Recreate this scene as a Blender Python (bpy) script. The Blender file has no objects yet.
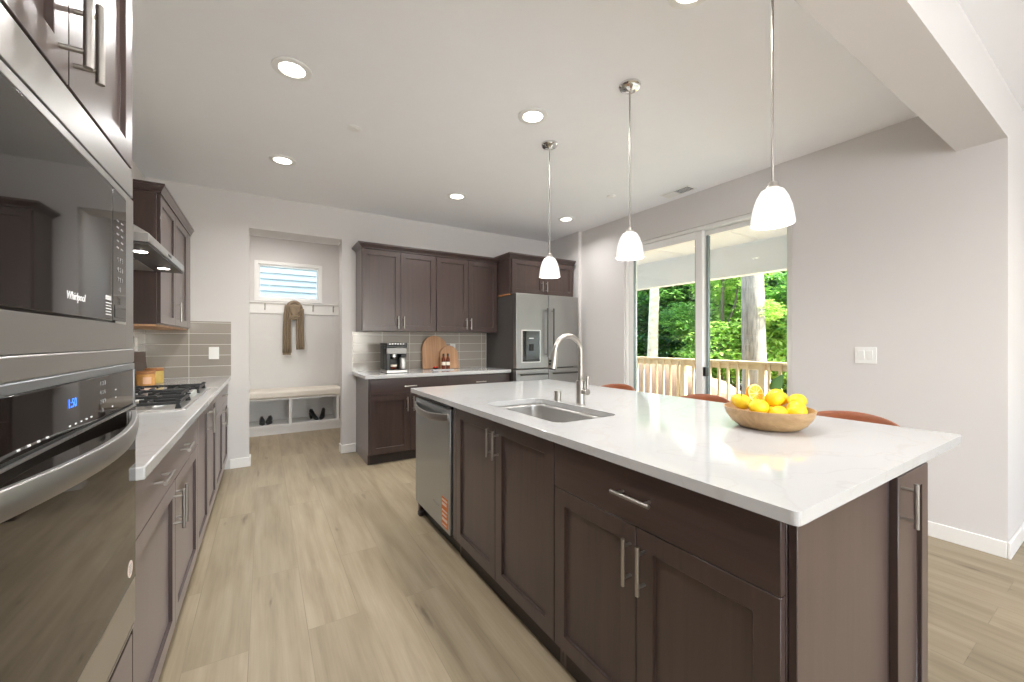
import bpy, bmesh, math, random
from mathutils import Vector, Matrix
PI = math.pi
S = bpy.context.scene
COL = S.collection
R = math.radians
random.seed(7)

# ------------------------------------------------------------------ camera, sky, sun, large lights, exposure
cd = bpy.data.cameras.new('camera'); cam = bpy.data.objects.new('camera', cd); COL.objects.link(cam)
cd.sensor_fit = 'HORIZONTAL'; cd.sensor_width = 36.0; cd.lens = 36.0 * 400.5 / 1024
cd.clip_start = 0.02; cd.clip_end = 200
cam.location = (0, 0, 1.2593); cam.rotation_euler = (PI / 2, 0, -0.5545)
S.camera = cam
S.view_settings.view_transform = 'Standard'
S.view_settings.look = 'None'
S.view_settings.exposure = 0.38
S.view_settings.gamma = 1.0
S.view_settings.use_curve_mapping = False
try:
    S.cycles.use_denoising = True
    S.cycles.max_bounces = 10; S.cycles.diffuse_bounces = 6; S.cycles.glossy_bounces = 4
    S.cycles.transparent_max_bounces = 12
    S.cycles.sample_clamp_indirect = 6.0
except Exception:
    pass

w = bpy.data.worlds.new('sky'); S.world = w; w.use_nodes = True
nt = w.node_tree; nt.nodes.clear()
sky = nt.nodes.new('ShaderNodeTexSky'); sky.sky_type = 'NISHITA'; sky.sun_disc = False
sky.sun_elevation = R(50); sky.sun_rotation = R(150); sky.air_density = 1.0; sky.dust_density = 1.5
bg = nt.nodes.new('ShaderNodeBackground'); bg.inputs[1].default_value = 1.9
wo = nt.nodes.new('ShaderNodeOutputWorld')
nt.links.new(sky.outputs[0], bg.inputs[0]); nt.links.new(bg.outputs[0], wo.inputs[0])


def lamp(name, kind, loc, energy, color=(1, 1, 1), direction=None, **kw):
    d = bpy.data.lights.new(name, kind); d.energy = energy; d.color = color
    for k, v in kw.items(): setattr(d, k, v)
    o = bpy.data.objects.new(name, d); COL.objects.link(o); o.location = loc
    if direction is not None:
        o.rotation_euler = Vector(direction).to_track_quat('-Z', 'Y').to_euler()
    return o


XL_W = -0.90
sun_dir = Vector((0.35, -0.55, 0.76))
lamp('sun', 'SUN', (10, -10, 20), 24.0, (1.0, 0.95, 0.86), -sun_dir, angle=R(0.6))
# daylight of the rear window and the sliding door, plus an added fill at left
lamp('rear_window_daylight', 'AREA', (1.9, -4.95, 1.35), 160, (0.9, 0.95, 1.0), (0, 1, 1.1), shape='RECTANGLE', size=2.2, size_y=2.2)
lamp('left_fill_light', 'AREA', (XL_W, -3.0, 1.45), 105, (0.9, 0.95, 1.0), (1, 0, 1.1), shape='RECTANGLE', size=3.0, size_y=1.9)  # unseen fill lamp on a solid wall, added to brighten right wall and ceiling


lamp('sliding_door_daylight', 'AREA', (3.95, 2.47, 1.25), 8, (0.95, 1.0, 0.98), (-1, 0, 1.0), shape='RECTANGLE', size=1.7, size_y=2.2)

# ------------------------------------------------------------------ constants of the place
YB = 4.8175      # back wall
XL = -0.913      # left wall
XR = 3.664       # right wall
HC = 2.74        # ceiling
CT = 0.914       # worktops
XT = -0.303      # front of the oven tower and base cabinets
XI = 0.94        # island front


# ------------------------------------------------------------------ materials
def lin(c):
    return tuple(((x / 255) / 12.92 if x / 255 <= 0.04045 else ((x / 255 + 0.055) / 1.055) ** 2.4) for x in c) + (1,)


def new_mat(name):
    m = bpy.data.materials.new(name); m.use_nodes = True
    n = m.node_tree.nodes; b = n['Principled BSDF']
    return m, m.node_tree, b


def mat(name, c, rough=0.5, metal=0.0, bump=0.0, bscale=200, var=0.0, vscale=6, coat=0.0, spec=None, ior=None, stretch=(1, 1, 1), emit=None, estr=0):
    m, t, b = new_mat(name)
    b.inputs['Roughness'].default_value = rough
    b.inputs['Metallic'].default_value = metal
    b.inputs['Coat Weight'].default_value = coat
    if spec is not None: b.inputs['Specular IOR Level'].default_value = spec
    if ior is not None: b.inputs['IOR'].default_value = ior
    tc = t.nodes.new('ShaderNodeTexCoord'); mp = t.nodes.new('ShaderNodeMapping')
    mp.inputs['Scale'].default_value = stretch
    t.links.new(tc.outputs['Object'], mp.inputs[0])
    nz = t.nodes.new('ShaderNodeTexNoise'); nz.inputs['Scale'].default_value = vscale; nz.inputs['Detail'].default_value = 4
    t.links.new(mp.outputs[0], nz.inputs['Vector'])
    cr = t.nodes.new('ShaderNodeValToRGB'); col = lin(c)
    cr.color_ramp.elements[0].position = 0.3; cr.color_ramp.elements[1].position = 0.7
    cr.color_ramp.elements[0].color = tuple(x * (1 - var) for x in col[:3]) + (1,)
    cr.color_ramp.elements[1].color = tuple(min(1, x * (1 + var)) for x in col[:3]) + (1,)
    t.links.new(nz.outputs['Fac'], cr.inputs[0]); t.links.new(cr.outputs[0], b.inputs['Base Color'])
    if bump:
        n2 = t.nodes.new('ShaderNodeTexNoise'); n2.inputs['Scale'].default_value = bscale; n2.inputs['Detail'].default_value = 3
        t.links.new(mp.outputs[0], n2.inputs['Vector'])
        bp = t.nodes.new('ShaderNodeBump'); bp.inputs['Strength'].default_value = bump; bp.inputs['Distance'].default_value = 0.002
        t.links.new(n2.outputs['Fac'], bp.inputs['Height']); t.links.new(bp.outputs[0], b.inputs['Normal'])
    if emit is not None:
        b.inputs['Emission Color'].default_value = lin(emit); b.inputs['Emission Strength'].default_value = estr
    return m


def wood_mat(name, c1, c2, rough=0.4, axis='Z', scale=1.0, coat=0.0, cont=1.0):
    m, t, b = new_mat(name)
    b.inputs['Roughness'].default_value = rough; b.inputs['Coat Weight'].default_value = coat; b.inputs['Coat Roughness'].default_value = 0.3; b.inputs['Sheen Weight'].default_value = 0.13 if coat > 0.35 else 0.0; b.inputs['Sheen Roughness'].default_value = 0.45; b.inputs['Sheen Tint'].default_value = (1.0, 0.86, 0.82, 1); b.inputs['IOR'].default_value = 1.7 if coat > 0.6 else 1.5; b.inputs['Coat IOR'].default_value = 1.7 if coat > 0.6 else 1.5
    tc = t.nodes.new('ShaderNodeTexCoord'); mp = t.nodes.new('ShaderNodeMapping')
    s = {'X': (1.2, 22, 22), 'Y': (22, 1.2, 22), 'Z': (22, 22, 1.2)}[axis]
    mp.inputs['Scale'].default_value = tuple(x * scale for x in s)
    t.links.new(tc.outputs['Object'], mp.inputs[0])
    a = t.nodes.new('ShaderNodeTexNoise'); a.inputs['Scale'].default_value = 1.6; a.inputs['Detail'].default_value = 6; a.inputs['Roughness'].default_value = 0.65
    a.inputs['Distortion'].default_value = 0.6
    t.links.new(mp.outputs[0], a.inputs['Vector'])
    cr = t.nodes.new('ShaderNodeValToRGB')
    cr.color_ramp.elements[0].position = 0.3; cr.color_ramp.elements[1].position = 0.72
    cr.color_ramp.elements[0].color = lin(c1); cr.color_ramp.elements[1].color = lin(c2)
    t.links.new(a.outputs['Fac'], cr.inputs[0]); t.links.new(cr.outputs[0], b.inputs['Base Color'])
    bp = t.nodes.new('ShaderNodeBump'); bp.inputs['Strength'].default_value = 0.06; bp.inputs['Distance'].default_value = 0.001
    t.links.new(a.outputs['Fac'], bp.inputs['Height']); t.links.new(bp.outputs[0], b.inputs['Normal'])
    return m


def floor_mat():
    m, t, b = new_mat('oak_planks'); N = t.nodes; L = t.links
    tc = N.new('ShaderNodeTexCoord'); mp = N.new('ShaderNodeMapping')
    mp.inputs['Rotation'].default_value = (0, 0, PI / 2); mp.inputs['Location'].default_value = (0.4, 0.052, 0)
    L.new(tc.outputs['Object'], mp.inputs[0])
    br = N.new('ShaderNodeTexBrick')
    br.inputs['Scale'].default_value = 1.0; br.inputs['Brick Width'].default_value = 1.55; br.inputs['Row Height'].default_value = 0.215
    br.inputs['Mortar Size'].default_value = 0.0016; br.inputs['Mortar Smooth'].default_value = 0.3
    br.offset = 0.37; br.offset_frequency = 2; br.inputs['Bias'].default_value = 0.0
    br.inputs['Color1'].default_value = (0, 0, 0, 1); br.inputs['Color2'].default_value = (1, 1, 1, 1); br.inputs['Mortar'].default_value = (0.35, 0.35, 0.35, 1)
    L.new(mp.outputs[0], br.inputs['Vector'])
    # per-plank shift of the grain
    sep = N.new('ShaderNodeSeparateColor'); L.new(br.outputs['Color'], sep.inputs[0])
    comb = N.new('ShaderNodeCombineXYZ')
    mul = N.new('ShaderNodeMath'); mul.operation = 'MULTIPLY'; mul.inputs[1].default_value = 17.0
    L.new(sep.outputs[0], mul.inputs[0]); L.new(mul.outputs[0], comb.inputs[0]); L.new(mul.outputs[0], comb.inputs[1])
    add = N.new('ShaderNodeVectorMath'); add.operation = 'ADD'; L.new(mp.outputs[0], add.inputs[0]); L.new(comb.outputs[0], add.inputs[1])
    m2 = N.new('ShaderNodeMapping'); m2.inputs['Scale'].default_value = (0.9, 9, 1); L.new(add.outputs[0], m2.inputs[0])
    g = N.new('ShaderNodeTexNoise'); g.inputs['Scale'].default_value = 1.5; g.inputs['Detail'].default_value = 7; g.inputs['Roughness'].default_value = 0.55; g.inputs['Distortion'].default_value = 0.25
    L.new(m2.outputs[0], g.inputs['Vector'])
    m3 = N.new('ShaderNodeMapping'); m3.inputs['Scale'].default_value = (2.4, 120, 1); L.new(add.outputs[0], m3.inputs[0])
    f = N.new('ShaderNodeTexNoise'); f.inputs['Scale'].default_value = 1.0; f.inputs['Detail'].default_value = 4; L.new(m3.outputs[0], f.inputs['Vector'])
    # knots
    m4 = N.new('ShaderNodeMapping'); m4.inputs['Scale'].default_value = (0.75, 3.4, 1); L.new(add.outputs[0], m4.inputs[0])
    vo = N.new('ShaderNodeTexVoronoi'); vo.inputs['Scale'].default_value = 1.7; dn = N.new('ShaderNodeTexNoise'); dn.inputs['Scale'].default_value = 5.0; dn.inputs['Detail'].default_value = 3; L.new(m4.outputs[0], dn.inputs['Vector'])
    ds = N.new('ShaderNodeVectorMath'); ds.operation = 'SCALE'; ds.inputs['Scale'].default_value = 0.28; L.new(dn.outputs['Color'], ds.inputs[0])
    da = N.new('ShaderNodeVectorMath'); da.operation = 'ADD'; L.new(m4.outputs[0], da.inputs[0]); L.new(ds.outputs[0], da.inputs[1])
    L.new(da.outputs[0], vo.inputs['Vector'])
    kr = N.new('ShaderNodeValToRGB'); kr.color_ramp.elements[0].position = 0.02; kr.color_ramp.elements[1].position = 0.12
    kr.color_ramp.elements[0].color = (0.5, 0.46, 0.43, 1); kr.color_ramp.elements[1].color = (1, 1, 1, 1)
    L.new(vo.outputs['Distance'], kr.inputs[0])
    c = N.new('ShaderNodeValToRGB'); e = c.color_ramp.elements
    e[0].position = 0.28; e[0].color = lin((133, 118, 95)); e[1].position = 0.72; e[1].color = lin((167, 152, 128))
    el = e.new(0.48); el.color = lin((153, 138, 113))
    L.new(g.outputs['Fac'], c.inputs[0])
    pv = N.new('ShaderNodeMapRange'); pv.inputs[3].default_value = 0.91; pv.inputs[4].default_value = 1.06; L.new(sep.outputs[0], pv.inputs[0])
    fv = N.new('ShaderNodeMapRange'); fv.inputs[3].default_value = 0.84; fv.inputs[4].default_value = 1.15; L.new(f.outputs['Fac'], fv.inputs[0])
    mo = N.new('ShaderNodeMapRange'); mo.inputs[3].default_value = 1.0; mo.inputs[4].default_value = 0.8; L.new(br.outputs['Fac'], mo.inputs[0])
    a1 = N.new('ShaderNodeMath'); a1.operation = 'MULTIPLY'; L.new(pv.outputs[0], a1.inputs[0]); L.new(fv.outputs[0], a1.inputs[1])
    a2 = N.new('ShaderNodeMath'); a2.operation = 'MULTIPLY'; L.new(a1.outputs[0], a2.inputs[0]); L.new(mo.outputs[0], a2.inputs[1])
    vm = N.new('ShaderNodeVectorMath'); vm.operation = 'SCALE'; L.new(c.outputs[0], vm.inputs[0]); L.new(a2.outputs[0], vm.inputs['Scale'])
    vk = N.new('ShaderNodeVectorMath'); vk.operation = 'MULTIPLY'; L.new(vm.outputs[0], vk.inputs[0]); L.new(kr.outputs[0], vk.inputs[1])
    L.new(vk.outputs[0], b.inputs['Base Color'])
    b.inputs['Roughness'].default_value = 0.42
    bp = N.new('ShaderNodeBump'); bp.inputs['Strength'].default_value = 0.12; bp.inputs['Distance'].default_value = 0.002
    L.new(f.outputs['Fac'], bp.inputs['Height']); L.new(bp.outputs[0], b.inputs['Normal'])
    return m


def tile_mat(name, c, swap):
    # large glazed tiles in straight rows; the X axis of the pattern is world X (or Y on the left wall)
    m, t, b = new_mat(name); N = t.nodes; L = t.links
    tc = N.new('ShaderNodeTexCoord'); sp = N.new('ShaderNodeSeparateXYZ'); cb = N.new('ShaderNodeCombineXYZ')
    L.new(tc.outputs['Object'], sp.inputs[0])
    L.new(sp.outputs[1 if swap else 0], cb.inputs[0]); L.new(sp.outputs[2], cb.inputs[1])
    br = N.new('ShaderNodeTexBrick'); br.offset = 0.0; br.inputs['Scale'].default_value = 1.0
    br.inputs['Brick Width'].default_value = 0.3285; br.inputs['Row Height'].default_value = 0.104
    br.inputs['Mortar Size'].default_value = 0.0022; br.inputs['Mortar Smooth'].default_value = 0.1
    col = lin(c)
    br.inputs['Color1'].default_value = tuple(x * 0.93 for x in col[:3]) + (1,); br.inputs['Color2'].default_value = tuple(x * 1.06 for x in col[:3]) + (1,)
    br.inputs['Mortar'].default_value = lin((226, 220, 212))
    L.new(cb.outputs[0], br.inputs['Vector'])
    L.new(br.outputs['Color'], b.inputs['Base Color'])
    b.inputs['Roughness'].default_value = 0.16
    bp = N.new('ShaderNodeBump'); bp.inputs['Strength'].default_value = 0.5; bp.inputs['Distance'].default_value = 0.002; bp.invert = True
    L.new(br.outputs['Fac'], bp.inputs['Height']); L.new(bp.outputs[0], b.inputs['Normal'])
    return m


def quartz_mat():
    m, t, b = new_mat('white_quartz'); N = t.nodes; L = t.links
    tc = N.new('ShaderNodeTexCoord')
    a = N.new('ShaderNodeTexNoise'); a.inputs['Scale'].default_value = 2.2; a.inputs['Detail'].default_value = 8; a.inputs['Distortion'].default_value = 1.6
    L.new(tc.outputs['Object'], a.inputs['Vector'])
    c = N.new('ShaderNodeValToRGB'); e = c.color_ramp.elements
    e[0].position = 0.478; e[0].color = lin((191, 190, 189)); e[1].position = 0.522; e[1].color = lin((191, 190, 189))
    x = e.new(0.5); x.color = lin((187, 185, 183))
    L.new(a.outputs['Fac'], c.inputs[0]); L.new(c.outputs[0], b.inputs['Base Color'])
    b.inputs['Roughness'].default_value = 0.05; b.inputs['IOR'].default_value = 1.6
    return m


def steel_mat(name, c=(200, 198, 195), rough=0.36, axis='X'):
    m, t, b = new_mat(name); N = t.nodes; L = t.links
    tc = N.new('ShaderNodeTexCoord'); mp = N.new('ShaderNodeMapping')
    mp.inputs['Scale'].default_value = {'X': (2, 300, 300), 'Z': (300, 300, 2)}[axis]
    L.new(tc.outputs['Object'], mp.inputs[0])
    n = N.new('ShaderNodeTexNoise'); n.inputs['Scale'].default_value = 1.0; n.inputs['Detail'].default_value = 3; L.new(mp.outputs[0], n.inputs['Vector'])
    r = N.new('ShaderNodeMapRange'); r.inputs[3].default_value = rough - 0.02; r.inputs[4].default_value = rough + 0.03; L.new(n.outputs['Fac'], r.inputs[0])
    L.new(r.outputs[0], b.inputs['Roughness'])
    b.inputs['Base Color'].default_value = lin(c); b.inputs['Metallic'].default_value = 1.0
    bp = N.new('ShaderNodeBump'); bp.inputs['Strength'].default_value = 0.0
    return m


def glass_mat(name, tint=(245, 250, 248)):
    # thin clear pane: see-through with a Fresnel reflection
    m = bpy.data.materials.new(name); m.use_nodes = True; t = m.node_tree; t.nodes.clear()
    o = t.nodes.new('ShaderNodeOutputMaterial'); mx = t.nodes.new('ShaderNodeMixShader')
    tr = t.nodes.new('ShaderNodeBsdfTransparent'); tr.inputs[0].default_value = lin(tint)
    gl = t.nodes.new('ShaderNodeBsdfGlossy'); gl.inputs['Roughness'].default_value = 0.0
    fr = t.nodes.new('ShaderNodeFresnel')
    ge = t.nodes.new('ShaderNodeNewGeometry'); mr = t.nodes.new('ShaderNodeMapRange')      # the same reflection from both sides of the pane
    mr.inputs[3].default_value = 1.45; mr.inputs[4].default_value = 1 / 1.45
    t.links.new(ge.outputs['Backfacing'], mr.inputs[0]); t.links.new(mr.outputs[0], fr.inputs[0])
    t.links.new(fr.outputs[0], mx.inputs[0]); t.links.new(tr.outputs[0], mx.inputs[1]); t.links.new(gl.outputs[0], mx.inputs[2])
    t.links.new(mx.outputs[0], o.inputs[0])
    return m


def leaf_mat(name, cols):
    m = bpy.data.materials.new(name); m.use_nodes = True; t = m.node_tree; t.nodes.clear()
    o = t.nodes.new('ShaderNodeOutputMaterial'); mx = t.nodes.new('ShaderNodeMixShader'); mx.inputs[0].default_value = 0.45
    g = t.nodes.new('ShaderNodeNewGeometry'); c = t.nodes.new('ShaderNodeValToRGB'); e = c.color_ramp.elements
    e[0].color = lin(cols[0]); e[1].color = lin(cols[2]); x = e.new(0.5); x.color = lin(cols[1])
    t.links.new(g.outputs['Random Per Island'], c.inputs[0])
    d = t.nodes.new('ShaderNodeBsdfPrincipled'); d.inputs['Roughness'].default_value = 0.45
    tl = t.nodes.new('ShaderNodeBsdfTranslucent')
    t.links.new(c.outputs[0], d.inputs['Base Color']); t.links.new(c.outputs[0], tl.inputs[0])
    t.links.new(d.outputs[0], mx.inputs[1]); t.links.new(tl.outputs[0], mx.inputs[2]); t.links.new(mx.outputs[0], o.inputs[0])
    return m


M = {}
M['wall'] = mat('greige_wall_paint', (214, 210, 207), 0.7, bump=0.05, bscale=350, var=0.006)
M['ceil'] = mat('ceiling_paint', (247, 247, 249), 0.8, bump=0.05, bscale=300, var=0.006)
M['trim'] = mat('white_trim_paint', (236, 234, 230), 0.35, var=0.01)
M['panelwhite'] = mat('white_panelling_paint', (218, 216, 213), 0.45, var=0.01)
M['floor'] = floor_mat()
M['cab'] = wood_mat('umber_stained_wood', (51, 36, 32), (68, 50, 45), 0.36, 'Z', coat=0.4)
M['cabx'] = wood_mat('umber_stained_wood_across', (51, 36, 32), (68, 50, 45), 0.36, 'X', coat=0.4)
M['toe'] = mat('dark_toe_kick', (48, 38, 34), 0.5, var=0.05)
M['dark'] = mat('black_plastic', (18, 18, 19), 0.35, var=0.05)
M['gap'] = mat('black_gasket', (12, 11, 11), 0.6)
M['quartz'] = quartz_mat()
M['tile'] = tile_mat('grey_glazed_tile', (158, 150, 141), False)
M['tiley'] = tile_mat('grey_glazed_tile_side', (158, 150, 141), True)
M['steel'] = steel_mat('brushed_steel')
M['steelz'] = steel_mat('brushed_steel_upright', axis='Z')
M['steeld'] = steel_mat('slate_steel', (186, 190, 194), 0.38, 'Z')
M['darksteel'] = steel_mat('dark_steel', (96, 94, 92), 0.42)
M['bordersteel'] = mat('bright_bezel', (225, 224, 222), 0.4)
M['fridgesteel'] = steel_mat('fridge_steel', (158, 156, 154), 0.42, 'Z')
M['nickel'] = mat('satin_nickel', (176, 171, 165), 0.33, 1.0, var=0.02)
M['chrome'] = mat('chrome', (225, 225, 225), 0.06, 1.0)
M['blackglass'] = mat('black_glass', (26, 22, 20), 0.03, ior=1.75)
M['iron'] = mat('cast_iron', (24, 24, 25), 0.5, bump=0.1, var=0.1)
M['fridgeside'] = mat('charcoal_enamel', (72, 68, 65), 0.45, var=0.02)
M['white'] = mat('white_plastic', (238, 237, 234), 0.35)
M['print'] = mat('white_print', (225, 225, 225), 0.5, emit=(255, 255, 255), estr=0.12)
M['greyprint'] = mat('grey_print', (150, 150, 150), 0.5)
M['blueled'] = mat('blue_display_digits', (60, 110, 220), 0.5, emit=(70, 130, 255), estr=1.0)
M['orange'] = mat('orange_paper_sticker', (222, 130, 72), 0.6)
M['paper'] = mat('pale_paper', (226, 208, 196), 0.6)
M['lens'] = mat('lit_lamp_lens', (255, 250, 240), 0.4, emit=(255, 247, 235), estr=7.0)
M['opal'] = mat('lit_opal_glass', (205, 203, 200), 0.25, emit=(255, 250, 242), estr=0.32)
M['clear'] = glass_mat('clear_pane')
M['oakboard'] = wood_mat('acacia_board', (168, 120, 84), (206, 162, 122), 0.5, 'Z', 0.6)
M['walnut'] = wood_mat('dark_walnut_board', (66, 44, 32), (92, 64, 48), 0.5, 'Z', 0.6)
M['jarlid'] = wood_mat('bamboo_lid', (150, 98, 58), (184, 130, 84), 0.5, 'X', 0.8)
M['amber'] = mat('amber_glass_wax', (206, 150, 84), 0.2, var=0.25, vscale=18)
M['olive'] = mat('olive_label_paper', (190, 160, 84), 0.5, var=0.1, vscale=20)
M['amberbottle'] = mat('amber_bottle_glass', (92, 36, 18), 0.1)
M['label'] = mat('cream_label', (232, 222, 205), 0.6)
M['peach'] = mat('peach_label_highlight', (224, 178, 142), 0.5)
M['greysteel'] = steel_mat('grey_steel', (128, 126, 124), 0.45)
M['bowlwood'] = wood_mat('turned_bowl_wood', (150, 116, 78), (198, 166, 122), 0.5, 'X', 0.45)
M['lemon'] = mat('lemon_peel', (250, 203, 30), 0.38, bump=0.35, bscale=260, var=0.07, vscale=14)
M['lemon2'] = mat('deep_lemon_peel', (247, 196, 26), 0.38, bump=0.35, bscale=260, var=0.08, vscale=14)
M['orangefruit'] = mat('orange_peel', (242, 150, 28), 0.4, bump=0.3, bscale=260, var=0.06)
M['pulp'] = mat('cut_citrus_flesh', (247, 178, 56), 0.25, bump=0.3, bscale=120, var=0.14, vscale=30)
M['pith'] = mat('citrus_pith', (250, 226, 160), 0.5)
M['leaf'] = mat('glossy_green_leaf', (62, 104, 50), 0.35, var=0.12, vscale=20)
M['stem'] = mat('brown_twig', (74, 54, 30), 0.6)
M['stoolwood'] = wood_mat('chestnut_bent_wood', (126, 66, 38), (166, 98, 60), 0.42, 'Y', 0.5, coat=0.3)
M['seatleather'] = mat('tan_leather', (150, 92, 62), 0.5, bump=0.2, bscale=300, var=0.06)
M['scarf'] = mat('olive_brown_wool', (140, 123, 102), 0.9, bump=0.5, bscale=400, var=0.12, vscale=40, stretch=(1, 1, 0.4))
M['cushion'] = mat('cream_linen', (230, 222, 210), 0.85, bump=0.3, bscale=500, var=0.03)
M['shoeblack'] = mat('black_shoe_leather', (18, 19, 22), 0.4, var=0.1)
M['sole'] = mat('dark_rubber_sole', (46, 44, 44), 0.7)
M['shoein'] = mat('shoe_lining', (96, 88, 80), 0.8)
M['siding'] = mat('pale_lap_siding', (172, 176, 174), 0.6, var=0.02)
M['porch'] = mat('porch_white_paint', (232, 232, 238), 0.6, var=0.01)
M['deck'] = wood_mat('cedar_decking', (184, 174, 160), (212, 204, 192), 0.6, 'Y', 0.5)
M['rail'] = wood_mat('new_cedar_rail', (196, 170, 134), (222, 200, 166), 0.6, 'Y', 0.5)
M['railz'] = wood_mat('new_cedar_upright', (196, 170, 134), (222, 200, 166), 0.6, 'Z', 0.5)
M['dirt'] = mat('bare_sandy_soil', (156, 122, 98), 0.95, bump=0.8, bscale=12, var=0.12, vscale=5)
M['ground'] = mat('forest_floor', (150, 138, 106), 0.95, bump=0.8, bscale=8, var=0.3, vscale=3)
M['bark'] = mat('pale_furrowed_bark', (118, 110, 100), 0.9, bump=1.0, bscale=6, var=0.38, vscale=5, stretch=(6, 6, 0.8))
M['birch'] = mat('mottled_alder_bark', (186, 172, 146), 0.9, bump=0.6, bscale=12, var=0.35, vscale=7)
M['darkbark'] = mat('dark_bark', (92, 80, 66), 0.9, bump=0.8, bscale=10, var=0.25)
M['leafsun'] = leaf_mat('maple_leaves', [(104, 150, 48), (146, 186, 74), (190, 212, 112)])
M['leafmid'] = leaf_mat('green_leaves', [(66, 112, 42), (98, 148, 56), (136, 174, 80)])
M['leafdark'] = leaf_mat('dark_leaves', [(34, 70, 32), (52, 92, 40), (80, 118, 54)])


# ------------------------------------------------------------------ geometry helpers
class G:
    def __init__(s): s.v = []; s.f = []

    def add(s, v, f):
        n = len(s.v); s.v += [Vector(p) for p in v]; s.f += [tuple(i + n for i in q) for q in f]
        return s

    def box(s, x0, x1, y0, y1, z0, z1):
        if x0 > x1: x0, x1 = x1, x0
        if y0 > y1: y0, y1 = y1, y0
        if z0 > z1: z0, z1 = z1, z0
        v = [(x, y, z) for z in (z0, z1) for y in (y0, y1) for x in (x0, x1)]
        return s.add(v, [(0, 2, 3, 1), (4, 5, 7, 6), (0, 1, 5, 4), (2, 6, 7, 3), (0, 4, 6, 2), (1, 3, 7, 5)])

    def frustum(s, b, z0, t, z1):
        v = [(b[0], b[2], z0), (b[1], b[2], z0), (b[1], b[3], z0), (b[0], b[3], z0), (t[0], t[2], z1), (t[1], t[2], z1), (t[1], t[3], z1), (t[0], t[3], z1)]
        return s.add(v, [(0, 3, 2, 1), (4, 5, 6, 7), (0, 1, 5, 4), (1, 2, 6, 5), (2, 3, 7, 6), (3, 0, 4, 7)])

    def cyl(s, p0, p1, r0, r1=None, n=16):
        r1 = r0 if r1 is None else r1
        p0, p1 = Vector(p0), Vector(p1); d = (p1 - p0).normalized()
        a = d.orthogonal().normalized(); b = d.cross(a)
        v = []
        for p, r in ((p0, r0), (p1, r1)):
            v += [p + (a * math.cos(2 * PI * i / n) + b * math.sin(2 * PI * i / n)) * r for i in range(n)]
        f = [(i, (i + 1) % n, n + (i + 1) % n, n + i) for i in range(n)] + [tuple(range(n))[::-1], tuple(range(n, 2 * n))]
        return s.add(v, f)

    def tube(s, pts, r, n=12):
        pts = [Vector(p) for p in pts]; rs = r if isinstance(r, (list, tuple)) else [r] * len(pts)
        v = []; a = None
        for i, p in enumerate(pts):
            d = (pts[min(i + 1, len(pts) - 1)] - pts[max(i - 1, 0)]).normalized()
            a = d.orthogonal().normalized() if a is None else (a - d * a.dot(d)).normalized()
            b = d.cross(a)
            v += [p + (a * math.cos(2 * PI * k / n) + b * math.sin(2 * PI * k / n)) * rs[i] for k in range(n)]
        f = []
        for i in range(len(pts) - 1):
            f += [(i * n + k, i * n + (k + 1) % n, (i + 1) * n + (k + 1) % n, (i + 1) * n + k) for k in range(n)]
        f += [tuple(range(n))[::-1], tuple(range((len(pts) - 1) * n, len(pts) * n))]
        return s.add(v, f)

    def lathe(s, prof, c=(0, 0, 0), n=32, axis='Z', cap=True):
        v = []; c = Vector(c)
        for r, h in prof:
            for k in range(n):
                a = 2 * PI * k / n; x, y = r * math.cos(a), r * math.sin(a)
                v.append(c + (Vector((x, y, h)) if axis == 'Z' else Vector((h, x, y)) if axis == 'X' else Vector((x, h, y))))
        f = []
        for i in range(len(prof) - 1):
            f += [(i * n + k, i * n + (k + 1) % n, (i + 1) * n + (k + 1) % n, (i + 1) * n + k) for k in range(n)]
        if cap:
            f += [tuple(range(n))[::-1], tuple(range((len(prof) - 1) * n, len(prof) * n))]
        return s.add(v, f)

    def prism(s, poly, d0, d1, plane='XZ'):
        n = len(poly)
        def P(a, b, d): return (a, d, b) if plane == 'XZ' else (a, b, d) if plane == 'XY' else (d, a, b)
        v = [P(a, b, d0) for a, b in poly] + [P(a, b, d1) for a, b in poly]
        return s.add(v, [tuple(range(n))[::-1], tuple(range(n, 2 * n))] + [(i, (i + 1) % n, n + (i + 1) % n, n + i) for i in range(n)])

    def grid(s, fn, nu, nv):
        v = [fn(i / nu, j / nv) for j in range(nv + 1) for i in range(nu + 1)]
        f = [(j * (nu + 1) + i, j * (nu + 1) + i + 1, (j + 1) * (nu + 1) + i + 1, (j + 1) * (nu + 1) + i) for j in range(nv) for i in range(nu)]
        return s.add(v, f)

    def ellipsoid(s, c, r, n=20, m=12):
        prof = [(max(1e-4, math.sin(PI * i / m)), -math.cos(PI * i / m)) for i in range(m + 1)]
        k = len(s.v); s.lathe(prof, n=n)
        for i in range(k, len(s.v)):
            p = s.v[i]; s.v[i] = Vector((c[0] + p.x * r[0], c[1] + p.y * r[1], c[2] + p.z * r[2]))
        return s

    def shaker(s, u0, u1, z0, z1, t=0.02, st=0.058, rec=0.012, yf=0.0):
        # one framed door: flat frame, small step, recessed flat panel; front faces -Y
        o = [(u0, z0), (u1, z0), (u1, z1), (u0, z1)]
        i1 = [(u0 + st, z0 + st), (u1 - st, z0 + st), (u1 - st, z1 - st), (u0 + st, z1 - st)]
        k = 0.0008
        i2 = [(u0 + st + k, z0 + st + k), (u1 - st - k, z0 + st + k), (u1 - st - k, z1 - st - k), (u0 + st + k, z1 - st - k)]
        v = [(a, yf, b) for a, b in o] + [(a, yf, b) for a, b in i1] + [(a, yf + rec, b) for a, b in i2] + [(a, yf + t, b) for a, b in o]
        f = [(3, 2, 1, 0)][:0]
        for j in range(4):
            q = (j + 1) % 4
            f += [(j, q, 4 + q, 4 + j), (4 + j, 4 + q, 8 + q, 8 + j), (q, j, 12 + j, 12 + q)]
        f += [(8, 9, 10, 11), (15, 14, 13, 12)]
        return s.add(v, f)

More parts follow.
